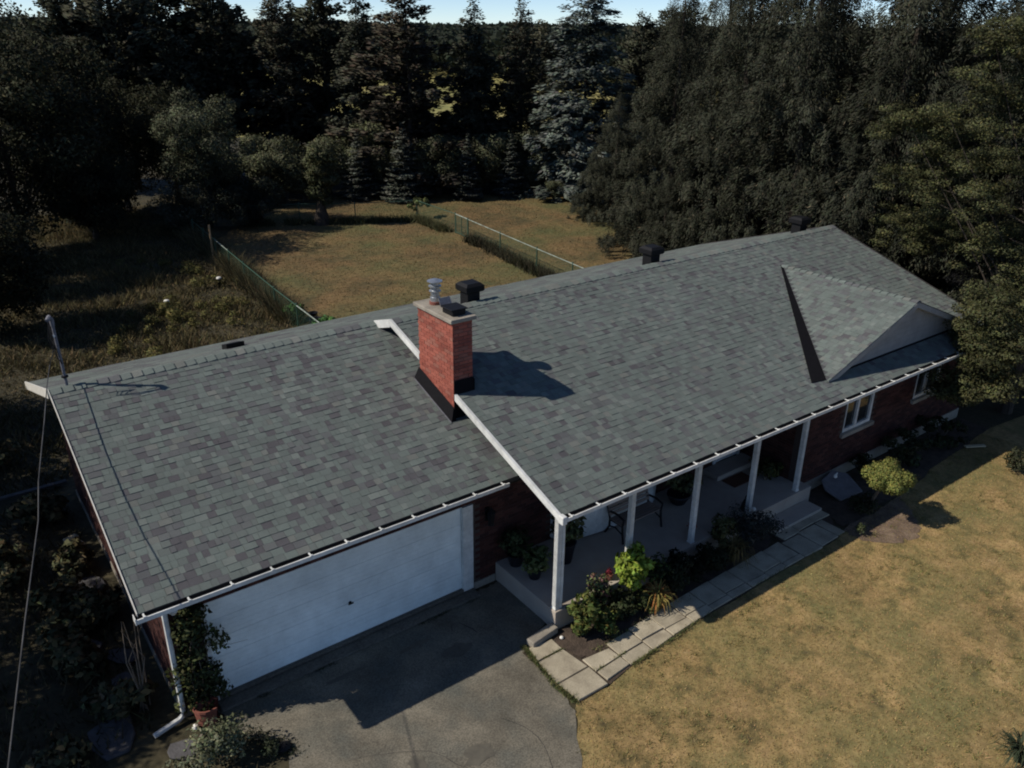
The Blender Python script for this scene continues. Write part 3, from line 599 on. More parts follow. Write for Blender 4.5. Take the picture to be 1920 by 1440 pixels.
# ------------------------------------------------------------------ trees
def trunk_mesh(name, h, r, seed, lean=0., limbs=(), n=8, m_=None):
    g_ = random.Random(seed); mb = MB(); pts = []; k = 7
    for i in range(k): pts.append((g_.uniform(-1, 1)*r*.5*(i > 0)+lean*i/k*h, g_.uniform(-1, 1)*r*.5*(i > 0), h*i/(k-1)-(.15 if i == 0 else 0)))
    mb.tube(pts, [r*(1.35 if i == 0 else 1)*(1-.93*i/(k-1)) for i in range(k)], n)
    for (z, tip, rr) in limbs:
        a = Vector((lean*z, 0, z)); t = Vector(tip); mid = a.lerp(t, .5)+Vector((0, 0, g_.uniform(-.1, .25)))
        mb.tube([a, mid, t], [rr, rr*.65, rr*.2], 6)
    return mb.mesh(name, m_ or MT['bark'])
def conifer(name, h, r, n, col, seed, z0=.06, droop=.25, rise=0., hang=.0, ln=(.3, .55), wd=(.08, .16), tiers=None, top=1., gap=0., shape=.85, brown=None, flat=.5, latw=.30, cv=.22, nbr=170, nn=.42, spray=None):
    g_ = np.random.default_rng(seed); nb = tiers[0]*tiers[1] if tiers else nbr
    if tiers:
        zl = np.repeat(np.linspace(z0, .985, tiers[0])**1.0, tiers[1])+g_.normal(0, .017, nb)
    else: zl = z0+(1-z0)*(np.arange(nb)+g_.random(nb))/nb
    az = g_.random(nb)*2*np.pi
    rb = r*np.clip(1-(zl-z0)/(1-z0), .02, 1)**shape*g_.uniform(.62, 1.12, nb)
    if gap: rb *= np.where(g_.random(nb) < gap, .45, 1)
    rb = np.maximum(rb, .16*top)
    pr = rb*(.35+rb/r); pr /= pr.sum(); bi = g_.choice(nb, n, p=pr)
    if spray:                                                       # needles gather in short sprays hung along each bough: (per bough, spread, hang)
        ns = nb*spray[0]; sb = np.repeat(np.arange(nb), spray[0]); ss = g_.random(ns)**.6; sl = g_.normal(0, .5, ns)
        pr2 = rb[sb]*(.35+rb[sb]/r)*g_.uniform(.4, 1.6, ns); si = g_.choice(ns, n, p=pr2/pr2.sum()); bi = sb[si]
    s_ = g_.random(n)**.62; R_ = rb[bi]; a = az[bi]
    if spray: s_ = ss[si]
    out = np.stack([np.cos(a), np.sin(a), np.zeros(n)], 1); per = np.stack([-np.sin(a), np.cos(a), np.zeros(n)], 1)
    lw = latw*R_*np.sqrt(np.clip(s_*(1.08-s_)*4, 0.02, 1)); lat = (sl[si] if spray else g_.normal(0, .5, n))*lw
    z = zl[bi]*h+rise*R_*s_-droop*R_*s_**2-np.abs(lat)*droop*.7
    hz = g_.random(n)*hang*np.minimum(R_/r+.25, 1)*g_.uniform(.3, 1.6, nb)[bi]
    if spray: hz = (g_.random(n)*g_.uniform(.35, 1.25, ns)[si])*spray[2]
    C = out*(R_*s_)[:, None]+per*lat[:, None]; C[:, 2] = z-hz+g_.normal(0, .03*h/12, n)
    jit = g_.normal(0, 1, (n, 3))*[1, 1, .6]
    if spray: C += jit*(spray[1]*(.5+.5*hz/spray[2]))[:, None]
    hv = g_.uniform(.5, 1.5, nb)[bi]; U = out*g_.uniform(.5, 1., (n, 1))+per*(np.sign(lat)*g_.uniform(.1, .9, n))[:, None]; U[:, 2] += rise-2*droop*s_*.6-hang*hv*g_.uniform(.2, 1.8, n)+g_.normal(0, .15+.25*(hang > 0), n)
    U = unit(U); V_ = np.cross(U, np.array([0, 0, 1.]))+g_.normal(0, flat, (n, 3)); V_ = unit(V_-U*(V_*U).sum(1, keepdims=True))
    ta = g_.uniform(*ln, n)*(.5+.5*np.minimum(R_/r*1.6, 1)); tw = g_.uniform(*wd, n)
    nr = unit(out*.75+per*(lat/np.maximum(lw, .05))[:, None]*.5+np.array([0, 0, .55])+(jit*.55 if spray else 0)+g_.normal(0, nn, (n, 3)))
    Pv, F = cards(C, U, V_, ta, tw, nr)
    bc = g_.normal(0, cv, nb)
    cc = np.array(col)[None]*(1+bc[bi][:, None])*(1+g_.normal(0, .11, (n, 1)))*(1+g_.normal(0, .05, (n, 3)))
    if brown is not None:
        k = g_.random(n) < brown[0]; cc[k] = np.array(brown[1])*(1+g_.normal(0, .25, (k.sum(), 1)))
    cc = np.clip(cc, .006, .9)
    return np_mesh(name, Pv, F, MT['needle'], np.repeat(cc, 4, 0), nrm=np.repeat(nr, 4, 0))
def leafcloud(name, clumps, n, size, col, seed, up=.35, mat_=None, aspect=.55, hue=.06, var=.14, shell=.55, zmin=.02, cvar=.18):
    """clumps: list of (x,y,z,rx,rz) ; n leaves spread over their shells"""
    g_ = np.random.default_rng(seed); K = np.array(clumps, float); wgt = K[:, 3]**2; bi = g_.choice(len(K), n, p=wgt/wgt.sum())
    d = unit(g_.normal(0, 1, (n, 3))); rad = (shell+(1-shell)*g_.random(n)**.5)*(1+g_.normal(0, .10, n))
    C = K[bi, :3]+d*rad[:, None]*np.stack([K[bi, 3], K[bi, 3], K[bi, 4]], 1)
    C[:, 2] = np.maximum(C[:, 2], zmin+.06*g_.random(n))
    nrm = unit(d*.6+np.array([0, 0, up])+g_.normal(0, .55, (n, 3))); U = unit(np.cross(nrm, g_.normal(0, 1, (n, 3)))); V_ = np.cross(nrm, U)
    U[:, 2] -= .25; U = unit(U)
    l = g_.uniform(size*.65, size*1.35, n)
    nr = unit(d+np.array([0, 0, .25])+g_.normal(0, .25, (n, 3)))
    Pv, F = cards(C, U, V_, l, l*aspect, nr)
    bc = g_.normal(0, cvar, len(K)); pal = np.array(col, float).reshape(-1, 3); base = pal[g_.integers(0, len(pal), n)] if len(pal) > 1 else np.repeat(pal, n, 0)
    cc = np.clip(base*(1+bc[bi][:, None])*(1+g_.normal(0, var, (n, 1)))*(1+g_.normal(0, hue, (n, 3))), .006, .95)
    return np_mesh(name, Pv, F, mat_ or MT['leaf'], np.repeat(cc, 4, 0), nrm=np.repeat(nr, 4, 0))
def crown_clumps(h0, h1, r, n, seed, cr=(.55, 1.0), flat=1., lobes=None, edge=.55):
    g_ = random.Random(seed); out = []; cz, rz = (h0+h1)/2, (h1-h0)/2
    for i in range(n):
        d = Vector((g_.gauss(0, 1), g_.gauss(0, 1), g_.gauss(0, 1))).normalized(); k = g_.uniform(edge, 1.)
        z = cz+d.z*k*rz; wz = 1.0 if d.z > -.2 else .85
        c = g_.uniform(*cr)
        out.append((d.x*k*(r-c*.5)*wz, d.y*k*(r-c*.5)*wz, z, c, c*.75*flat))
    return out
GRP_BACK = 'conifers along the back of the yard'
def plant_tree(name, cm, tm, loc, label, cat='tree', rz=0., sc=1., group=None):
    t = empty(name, loc, label, cat, group, rz); t.scale = (sc, sc, sc) if not hasattr(sc, '__len__') else sc
    link('crown', cm, t); link('trunk', tm, t); return t

tm12 = trunk_mesh('trunk', 11.5, .17, 1, limbs=[(z, (math.cos(z*2.4)*1.5, math.sin(z*2.4)*1.5, z-.2), .035) for z in (2.2, 2.9, 3.5, 4.2, 4.9, 5.6, 6.4, 7.3)])
DK = (.034, .036, .025)
c_pineA = conifer('crown', 12.8, 4.2, 30000, (0.068, 0.069, 0.049), 21, z0=.22, droop=.02, rise=.20, ln=(.22, .42), wd=(.10, .18), gap=.25, shape=.5, flat=.9, nbr=120, latw=.42, nn=.3, spray=(9, .20, .35))
c_pineB = conifer('crown', 12.2, 3.7, 28000, (0.068, 0.072, 0.05), 22, z0=.16, droop=-.02, rise=.28, ln=(.2, .4), wd=(.1, .17), gap=.2, shape=.55, flat=.9, nbr=120, latw=.42, nn=.3, spray=(9, .20, .35))
c_sprA = conifer('crown', 12.2, 3.5, 34000, (0.063, 0.066, 0.049), 23, z0=.06, droop=.14, rise=.10, ln=(.22, .42), wd=(.08, .15), nbr=170, gap=.15, shape=.75, latw=.42, nn=.3, spray=(9, .20, .35))
c_sprB = conifer('crown', 12.2, 3.3, 30000, (0.068, 0.068, 0.049), 24, z0=.10, droop=.10, rise=.14, ln=(.2, .42), wd=(.08, .15), nbr=150, gap=.22, shape=.68, brown=(.10, (.075, .05, .035)), latw=.42, nn=.3, spray=(9, .20, .35))
c_cone = conifer('crown', 13.2, 4.5, 36000, (0.074, 0.068, 0.051), 25, z0=.06, droop=.02, rise=.12, ln=(.24, .46), wd=(.09, .16), nbr=150, gap=.28, shape=.75, brown=(.16, (.085, .062, .048)), latw=.36, nn=.3, spray=(10, .18, .35))
c_blue = conifer('crown', 13.4, 4.3, 52000, (.125, .142, .122), 26, z0=.02, droop=.17, rise=.03, ln=(.24, .5), wd=(.10, .18), nbr=200, shape=.66, flat=.3, latw=.40, nn=.25, spray=(11, .20, .22))
c_small = conifer('crown', 4.6, 1.6, 11000, (.10, .108, .09), 27, z0=.02, droop=.05, rise=.1, ln=(.16, .3), wd=(.06, .11), tiers=(26, 7), shape=.8, latw=.4)
tm4 = trunk_mesh('trunk', 4.2, .07, 2)
NORC = (.048, .051, .036)
c_nor = [conifer('crown', 14.6, 4.1, 190000, NORC, 31+i, z0=.012, droop=.24, rise=.08, hang=.5, ln=(.08, .20), wd=(.02, .04), nbr=210, shape=.66, flat=1., latw=.34, brown=(.012, (.11, .09, .06)), cv=.2, nn=.22, spray=(13, .13, .75)) for i in range(3)]
tm15 = trunk_mesh('trunk', 14, .24, 3)
back = [
 ('pine_tree', c_pineA, tm12, 5.3, 51.3, 1.22, 'tall dark pine with open level branches, leftmost behind the round bushy tree'),
 ('pine_tree', c_pineB, tm12, 9.2, 54.5, 1.24, 'tall pine standing behind and right of the leftmost pine, thin crown against the sky'),
 ('pine_tree', c_pineA, tm12, 11.8, 51.6, 1.02, 'shorter dark pine above the round bushy tree, its top below the frame edge'),
 ('spruce_tree', c_sprB, tm12, 15.1, 48.3, 1.14, 'narrow thin spruce with sky on its left, between the pines and the brown-tinged spruces'),
 ('pine_tree', c_pineB, tm12, 19.3, 50.8, 1.16, 'ragged pine set back behind the row, above the small tree with the flaring trunk'),
 ('spruce_tree', c_sprA, tm12, 19.4, 45.3, 1.10, 'dark spruce just left of the widest brown-tinged spruce'),
 ('spruce_tree', c_cone, tm12, 20.8, 41.1, 1.13, 'wide brown-tinged spruce with bare reaching branches near its top'),
 ('spruce_tree', c_sprA, tm12, 25.6, 40.5, 1.02, 'slender dark spruce, first one left of the twin spruce beside the blue spruce'),
 ('spruce_tree', c_sprB, tm12, 28.8, 39.4, 1.03, 'slender dark spruce directly left of the pale blue spruce'),
 ('spruce_tree', c_blue, tm12, 29.7, 33.6, 1.08, 'pale blue-grey spruce with layered drooping boughs at the end of the back lawn'),
 ('pine_tree', c_pineB, tm12, 38.5, 37.6, .94, 'thin pine with a candle-like top just right of the blue spruce'),
 ('pine_tree', c_pineA, tm12, 41.3, 37.6, .92, 'pine in the far gap, between the thin candle-topped pine and the hanging spruces'),
 ('pine_tree', c_pineB, tm12, 37.7, 32.4, 1.0, 'pine half hidden behind the leftmost hanging spruce'),
 ('spruce_tree', c_sprA, tm12, 16.6, 53.0, 1.08, 'dark spruce in the second rank, between the narrow thin spruce and the ragged pine'),
 ('spruce_tree', c_sprB, tm12, 24.0, 47.5, 1.0, 'dark spruce in the second rank, behind the wide brown-tinged spruce'),
 ('spruce_tree', c_sprA, tm12, 29.5, 46.0, .86, 'dark spruce in the second rank, behind the gap left of the twin slender spruces'),
 ('pine_tree', c_pineA, tm12, 33.8, 43.0, .84, 'dark pine in the second rank, between the slender spruces and the blue spruce'),
 ('pine_tree', c_pineB, tm12, 8.0, 48.5, .82, 'dark pine filling the gap right of the leftmost pine, lower than its neighbours'),
 ('pine_tree', c_pineA, tm12, 13.4, 56.5, 1.12, 'dark pine in the second rank, above the round bushy tree'),
 ('pine_tree', c_pineB, tm12, 2.6, 53.0, 1.08, 'dark pine left of the leftmost pine, above the broadleaf trees')]
for i, (nm, cm, tm, x, y, sc, lab) in enumerate(back): wv = (.94, 1.12, 1.0, .9, 1.06)[i % 5]; plant_tree(nm, cm, tm, (x, y, 0), lab, 'tree', i*1.7, (sc*wv, sc*wv, sc), GRP_BACK)
smalls = [(16.3, 40.1, .9, 'small grey-green spruce at the lawn edge, leftmost of the low ones'), (18.4, 37.9, 1.05, 'small bushy spruce in front of the wide brown-tinged spruce'),
          (21.9, 35.8, .9, 'small narrow spruce near the middle of the back lawn edge'), (25.1, 35.4, .85, 'small dark spruce close to the left side of the blue spruce')]
for i, (x, y, sc, lab) in enumerate(smalls): plant_tree('small_spruce', c_small, tm4, (x, y, 0), lab, 'tree', i*2.1, (sc*(.75 if i == 2 else 1), sc*(.75 if i == 2 else 1), sc), 'young spruces at the lawn edge')
nor = [(22.9, 19.3, .90, 0, 'hanging Norway spruce at the left end of the dark row behind the house'), (28.9, 21.6, 1.08, 1, 'Norway spruce in the second rank, behind the left end of the dark row'), (22.6, 15.2, 1.08, 2, 'Norway spruce second from the left in the front rank behind the roof ridge'),
       (28.8, 16.6, 1.22, 0, 'Norway spruce in the second rank, above the rear roof vent by the ridge end'), (21.6, 11.2, 1.15, 1, 'Norway spruce rising directly behind the right end of the roof ridge'), (22.2, 7.6, 1.16, 2, 'Norway spruce right of the ridge end, dark gaps between its hanging boughs'),
       (27.0, 9.4, 1.25, 0, 'Norway spruce in the second rank behind the house end gable'), (23.0, 3.6, 1.18, 1, 'Norway spruce behind the yellow-green tree at the house corner'), (27.5, 4.4, 1.2, 2, 'rightmost Norway spruce, mostly hidden by the yellow-green tree'),
       (20.6, 17.2, .30, 0, 'low young Norway spruce skirting the foot of the dark row by the back lawn'), (25.6, 26.0, .5, 1, 'mid-sized Norway spruce along the right edge of the back lawn')]
for i, (x, y, sc, k, lab) in enumerate(nor): plant_tree('norway_spruce', c_nor[k], tm15, (x, y, 0), lab, 'tree', i*1.3+.4, sc if sc > .6 else (sc*1.35, sc*1.35, sc), 'hanging spruces behind the house')

# broadleaf trees on the left
def broad(seed, h0, h1, r, ncl, n, size, col, cr=(.6, 1.1), edge=.5):
    cl = crown_clumps(h0, h1, r, ncl, seed, cr, edge=edge)
    lm = [(h0*.6+.1*i, cl[i*3 % ncl][:3], .05) for i in range(9)]
    return leafcloud('crown', cl, n, size, col, seed, up=.5), trunk_mesh('trunk', h1*.8, .16, seed, limbs=lm)
LD = [(.036, .038, .021), (.043, .042, .023), (.030, .033, .019)]
bA, tA = broad(41, 1.2, 10.6, 4.4, 90, 42000, .17, LD, (.8, 1.4)); bB, tB = broad(42, .9, 8.6, 3.6, 75, 34000, .16, LD, (.7, 1.2))
bC, tC = broad(43, .4, 5.2, 2.8, 60, 24000, .14, LD, (.5, .95))
LEFT = [(-3.6, 36.0, bA, tA, 1.03, 'tall dark broadleaf tree with a brownish lit top at the left edge'), (-9.5, 33.5, bA, tA, 1.0, 'broadleaf tree in deepest shade at the left border beside the weedy plot'), (-.4, 42.5, bB, tB, 1.15, 'dark broadleaf tree behind the leftmost ones, left of the tall pines'),
        (.6, 41.0, bC, tC, 1.0, 'broadleaf tree in shade directly left of the round bushy tree'), (3.0, 44.0, bB, tB, .87, 'shaded broadleaf tree below the leftmost pine'), (6.6, 46.5, bB, tB, .82, 'rounded broadleaf tree behind the round bushy tree'),
        (-6.3, 24.6, bC, tC, .95, 'low dark broadleaf at the left edge beside the weeds'), (-6.5, 35.5, bC, tC, 1.0, 'low dark thicket tree at the back left of the weedy plot'), (-.2, 37.6, bC, tC, .9, 'low dark thicket tree nearest the round bushy tree'),
        (-13.2, 18.0, bB, tB, .9, 'broadleaf tree outside the left edge shading the ground beside the house'), (-13.0, 12.5, bB, tB, .90, 'second shading broadleaf tree outside the left edge'), (-13.2, 6.5, bB, tB, .90, 'third shading broadleaf tree outside the left edge')]
for i, (x, y, cm, tm, sc, lab) in enumerate(LEFT): plant_tree('broadleaf_tree', cm, tm, (x, y, 0), lab, 'tree', i*1.1, sc, 'broadleaf trees on the left boundary')
UC = [(.085, .092, .055), (.105, .110, .06), (.075, .08, .05)]
c_u, t_u = broad(44, .2, 3.2, 1.8, 34, 13000, .13, UC, (.4, .8))
for i, (x, y, sc, lab) in enumerate([(10.7, 40.8, 1.05, 'leafy understorey shrub behind the small tree with the flaring trunk, left one'), (13.0, 41.2, .95, 'leafy understorey shrub behind the small tree with the flaring trunk, right one'), (26.8, 35.6, .7, 'dark leafy shrub at the lawn edge left of the blue spruce'), (26.4, 32.4, .42, 'yellow-green young shrub at the foot of the blue spruce'), (8.6, 42.5, 1.0, 'leafy shrub right behind the round bushy tree'), (15.2, 42.3, 1.15, 'dark understorey shrub left of the leftmost small spruce'), (17.3, 40.7, 1.0, 'dark understorey shrub between the first two small spruces'),
        (19.8, 39.0, 1.05, 'dark understorey shrub below the wide brown-tinged spruce, left one'), (21.2, 38.2, 1.2, 'dark understorey shrub below the wide brown-tinged spruce, right one'), (23.6, 37.2, 1.1, 'dark understorey shrub right of the narrow small spruce'), (25.0, 37.4, 1.25, 'dark understorey shrub between the slender spruces'), (28.0, 36.6, 1.3, 'tall dark understorey shrub at the left foot of the blue spruce'), (11.8, 43.5, 1.25, 'tall understorey shrub behind the small yard tree'), (18.6, 43.5, 1.4, 'tall dark shrub under the spruce left of the brown-tinged one'), (33.0, 33.0, 1.4, 'tall dark shrub right of the blue spruce')]):
    plant_tree('shrub', c_u, t_u, (x, y, 0), lab, 'shrub', i*2., sc, 'shrubs under the back trees')
# round bushy tree with a low bush at its foot
BC = [(.080, .088, .056), (.070, .080, .050), (.092, .097, .06)]
cl = [(x*.95, y*.95, z+.3, c, d) for x, y, z, c, d in crown_clumps(2.0, 6.7, 2.9, 60, 51, (.5, .9))]
plant_tree('bushy_tree', leafcloud('crown', cl, 30000, .12, BC, 51), trunk_mesh('trunk', 5, .13, 51, limbs=[(1.2, (1, .5, 3.2), .06), (1.3, (-1, .6, 3.3), .06), (1.0, (.3, -1.1, 3), .05)]), (5.7, 37.4, 0), 'round grey-green bushy tree standing by the left fence corner', 'tree')
cl = crown_clumps(.1, 2.6, 2.0, 34, 52, (.4, .7))
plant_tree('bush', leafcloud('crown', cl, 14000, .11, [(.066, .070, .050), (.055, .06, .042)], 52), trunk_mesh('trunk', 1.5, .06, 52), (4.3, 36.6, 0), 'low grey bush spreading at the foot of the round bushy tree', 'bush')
cl = crown_clumps(.1, 2.7, 1.9, 30, 53, (.4, .7))
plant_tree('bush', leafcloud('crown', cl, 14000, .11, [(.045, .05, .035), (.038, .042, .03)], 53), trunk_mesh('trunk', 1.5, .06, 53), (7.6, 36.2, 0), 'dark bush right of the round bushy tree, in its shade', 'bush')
# small tree with trunk, inside the yard
cl = crown_clumps(1.2, 4.5, 1.15, 26, 54, (.35, .6), edge=.3)
plant_tree('yard_tree', leafcloud('crown', cl, 7000, .15, [(.075, .080, .04), (.055, .06, .032)], 54), MB().tube([(0, 0, -.1), (0, .02, .4), (.02, 0, 1.4), (.03, .02, 2.4), (0, 0, 3.6)], [.52, .40, .16, .09, .03], 10).mesh('trunk', MT['bark']), (11.1, 34.6, 0), 'small upright tree with a dark wide-flaring trunk in the back yard', 'tree')
# yellow-green locust at the house corner
g = random.Random(61); cl = []
for (x, y, z, rr, n_) in [(-0.51, 4.58, 8.08, 0.93, 14), (-0.45, 3.4, 7.81, 1.37, 17), (-0.42, 2.17, 8.93, 1.61, 19), (-0.83, 1.86, 10.43, 0.88, 14), (0.33, 4.07, 6.34, 1.33, 17), (-0.39, 2.11, 6.76, 1.8, 21), (2.11, 4.99, 4.34, 1.33, 17), (1.73, 3.49, 4.68, 1.39, 18), (-0.26, 1.3, 5.05, 1.81, 21), (-0.55, -0.17, 3.72, 1.42, 18), (-2.84, -0.26, 3.99, 0.92, 14), (-0.43, 0.93, 7.36, 1.59, 19), (-3.75, -0.14, 2.62, 0.83, 13), (-3.52, -0.72, 2.29, 0.91, 14), (-3.97, -0.12, 1.8, 0.53, 11), (-3.17, -0.79, 3.01, 0.83, 13), (-3.31, -0.16, 3.3, 0.63, 12), (1.5, -1.0, 6.2, 1.8, 14), (1.3, -1.6, 4.4, 1.5, 10), (1.6, 0.2, 8.2, 1.6, 12)]:
    for k in range(int(n_*1.7)):
        d = Vector((g.gauss(0, 1), g.gauss(0, 1), g.gauss(0, .8))).normalized()*g.uniform(.2, 1.12)*rr; c = g.uniform(.26, .5)
        cl.append((x+d.x, y+d.y, z+d.z*.8, c, c*.42))
LC = [(.076, .080, .035), (.092, .091, .036), (.060, .065, .031), (.070, .073, .036)]
plant_tree('locust_tree', leafcloud('crown', cl, 160000, .075, LC, 61, up=.9, aspect=.5, cvar=.28), trunk_mesh('trunk', 8.2, .17, 61, limbs=[(1.8+.5*i, cl[i*19+3][:3], .028) for i in range(12)]), (17.5, -.1, 0), 'yellow-green feathery broadleaf tree covering the right end of the house', 'tree', rz=0)
PALE = [(.26, .20, .12), (.20, .17, .09), (.30, .22, .14)]
for i, (x, y, s_, lab) in enumerate([(20.6, -.9, 1.0, 'pale dry bush right of the yellow-green tree, lower one'), (24.5, -.2, 1.25, 'pale dry bush right of the yellow-green tree, farther one')]):
    cl = crown_clumps(.1, 1.7*s_, 1.2*s_, 22, 70+i, (.3, .5)); plant_tree('dry_bush', leafcloud('crown', cl, 4500, .13, PALE, 70+i), trunk_mesh('trunk', .9, .04, 70+i), (x, y, 0), lab, 'bush', group='dry bushes beside the corner tree')

# far wood along the horizon
g_ = np.random.default_rng(80); n = 85000; th = g_.uniform(R(-8), R(98), n); far = g_.random(n) < .3; rd = np.where(far, 240*6**g_.random(n), 172+g_.random(n)*70+14*np.sin(th*7))
hh = (8.9+.7*np.sin(th*23)+.6*np.sin(th*61+1))*(.75+.25*g_.random(n)); C_ = np.stack([np.cos(th)*rd-8, np.sin(th)*rd-9, g_.random(n)**.7*hh], 1)
U_ = unit(g_.normal(0, 1, (n, 3))*[1, 1, .5]); V_ = unit(np.cross(U_, g_.normal(0, 1, (n, 3)))); Pv, F = cards(C_, U_, V_, g_.uniform(.9, 2.2, n)*np.maximum(rd/230, 1), g_.uniform(.7, 1.5, n)*np.maximum(rd/230, 1))
tag(link('far_wood', np_mesh('far_wood', Pv, F, MT['leaf'], np.repeat(jitter_col((.028, .034, .022), n, .2, .06, g_), 4, 0))), 'distant dark wood along the horizon beyond the yellow field', 'wood', kind='stuff')

# ------------------------------------------------------------------ fences (green chain link)
def fence_run(name, pts, label, h=1.07, post_every=3.0, bright=()):
    f_ = empty(name, (*pts[0], 0), label, 'fence', 'green chain-link fences round the back yard'); O = Vector((*pts[0], 0))
    posts = []
    for i, (p, q) in enumerate(zip(pts, pts[1:])):
        p, q = Vector((*p, 0)), Vector((*q, 0)); ln = (q-p).length; n_ = max(1, round(ln/post_every)); u = (q-p)/ln
        for k in range(n_+(i == len(pts)-2)): posts.append(p+(q-p)*k/n_)
        for k in range(n_):
            a, b_ = p+(q-p)*k/n_-O, p+(q-p)*(k+1)/n_-O
            MB().tube([a+Vector((0, 0, h)), b_+Vector((0, 0, h))], .021, 6).build('top_rail', MT['rail'] if (i, k) in bright else MT['green'], f_)
        mb = MB(); st = .085; m_ = int((ln+h)/st)
        nv = Vector((-u.y, u.x, 0))*.004
        for sg in (0, 1):
            for k in range(m_):
                s0 = k*st-h; a0, a1 = max(s0, 0), min(s0+h, ln); z0_, z1_ = a0-s0, a1-s0
                if sg: z0_, z1_ = h-z0_, h-z1_
                A = p-O+u*a0+Vector((0, 0, z0_+.01)); Bq = p-O+u*a1+Vector((0, 0, z1_+.01)); w2 = Vector((0, 0, .0032))
                mb.add([A-w2+nv*sg, Bq-w2+nv*sg, Bq+w2+nv*sg, A+w2+nv*sg], [(0, 1, 2, 3)])
        tag(mb.build('wire_mesh', MT['green'], f_), kind='stuff')
    pm = MB().tube([(0, 0, -.1), (0, 0, h+.05)], .032, 8).lathe([(.04, h+.05), (.03, h+.08), (.005, h+.10)], n=8).mesh('fence_post', MT['green'])
    for p in posts: link('fence_post', pm, f_, p-O)
    return f_
fence_run('chain_link_fence', [(2.7, 16.0), (2.95, 21.0), (3.25, 25.2), (3.6, 30.0), (3.95, 34.6)], 'green chain-link fence between the weedy plot and the mown back yard', bright=((0, 0), (2, 1)))
fence_run('chain_link_fence', [(14.6, 14.2), (15.22, 20.03), (16.0, 26.95)], 'green chain-link fence on the right of the back yard, near part', bright=((0, 0), (0, 1), (1, 0), (1, 1)))
fence_run('chain_link_fence', [(16.2, 28.5), (16.3, 32.8)], 'green chain-link fence on the right of the back yard, far part beyond the gate')
fence_run('chain_link_fence', [(16.3, 32.85), (12.9, 34.0), (10.2, 35.6), (6.0, 37.3)], 'green chain-link fence across the back of the yard')
gt = empty('fence_gate', (16.03, 27.05, 0), 'green chain-link gate with a pale top rail in the right-hand fence', 'gate')
mb = MB()
for (a, b_) in (((0, 0, .08), (0, 0, 1.05)), ((.07, .69, .08), (.07, .69, 1.05)), ((.15, 1.38, .08), (.15, 1.38, 1.05)), ((0, 0, .08), (.15, 1.38, .08))): mb.tube([a, b_], .022, 6)
mb.build('gate_frame', MT['green'], gt); MB().tube([(0, 0, 1.07), (.15, 1.38, 1.07)], .026, 6).build('top_rail', MT['rail'], gt)
mb = MB()
for k in range(28):
    s0 = k*.085-.97
    for sg in (0, 1):
        a0, a1 = max(s0, 0), min(s0+.97, 1.38)
        if a1-a0 < .02: continue
        z0_, z1_ = a0-s0+.09, a1-s0+.09
        if sg: z0_, z1_ = 1.14-z0_, 1.14-z1_
        mb.add([(a0*.11, a0, z0_-.007), (a1*.11, a1, z1_-.007), (a1*.11, a1, z1_+.007), (a0*.11, a0, z0_+.007)], [(0, 1, 2, 3)])
tag(mb.build('wire_mesh', MT['green'], gt), kind='stuff')

# ------------------------------------------------------------------ grass and weeds (masses nobody could count)
def inside(P2, poly):
    x, y = P2[:, 0], P2[:, 1]; r_ = np.zeros(len(x), bool); n_ = len(poly)
    for i in range(n_):
        (x0, y0), (x1, y1) = poly[i], poly[(i+1) % n_]
        c_ = ((y0 > y) != (y1 > y)) & (x < (x1-x0)*(y-y0)/(y1-y0+1e-12)+x0); r_ ^= c_
    return r_
def blades(name, P2, hgt, wid, pal, seed, lean=.5, z=.0, mtl=None, patch=None):
    g_ = np.random.default_rng(seed); n_ = len(P2); a = g_.random(n_)*2*np.pi; h = g_.uniform(hgt[0], hgt[1], n_); w_ = g_.uniform(wid[0], wid[1], n_)
    if patch is not None: h *= patch
    b_ = np.stack([P2[:, 0], P2[:, 1], np.full(n_, z)], 1); s_ = np.stack([np.cos(a), np.sin(a), np.zeros(n_)], 1)*w_[:, None]/2
    t = b_+np.stack([g_.normal(0, lean, n_)*h, g_.normal(0, lean, n_)*h, h], 1)
    V = np.stack([b_-s_, b_+s_, t], 1).reshape(-1, 3); F = np.arange(3*n_).reshape(-1, 3)
    pal = np.array(pal); cc = pal[g_.integers(0, len(pal), n_)]*(1+g_.normal(0, .2, (n_, 1)))*(1+g_.normal(0, .06, (n_, 3)))
    return np_mesh(name, V, F, mtl or MT['grass'], np.repeat(np.clip(cc, .005, .9), 3, 0))
def scatter(n, x0, x1, y0, y1, seed, poly=None, avoid=()):
    g_ = np.random.default_rng(seed); P2 = np.stack([g_.uniform(x0, x1, n), g_.uniform(y0, y1, n)], 1)
    k = inside(P2, poly) if poly else np.ones(n, bool)
    for q in avoid: k &= ~inside(P2, q)
    return P2[k]
def clumpy(P2, seed, f=1., thr=.0):
    g_ = np.random.default_rng(seed); v_ = np.zeros(len(P2))
    for i in range(7):
        k = g_.normal(0, f*(1.6**(i % 4)), 2); v_ += np.sin(P2 @ k+g_.uniform(0, 6.3))
    return v_/7
P2 = scatter(150000, -2.6, 15.5, -8.2, -.4, 91, lawn_pts)
tag(link('lawn_grass', blades('lawn_grass', P2, (.010, .028), (.010, .022), [(.29, .20, .085), (.32, .22, .095), (.24, .18, .07), (.20, .175, .065), (.34, .235, .11)], 92, .8, .004)), 'short dry brown grass of the front lawn', 'grass', kind='stuff')
P2 = scatter(70000, 2.5, 30, 15, 42, 93, yard_pts)
tag(link('yard_grass', blades('yard_grass', P2, (.015, .045), (.03, .06), [(.16, .104, .044), (.18, .12, .054), (.12, .095, .038), (.085, .083, .034)], 94, .6, .004)), 'dry mown grass of the back yard', 'grass', kind='stuff')
g_ = np.random.default_rng(111); cc_ = scatter(1500, -2.4, 15.4, -8, -.6, 110, lawn_pts); cc_ = cc_[clumpy(cc_, 12, .9) > -.05]
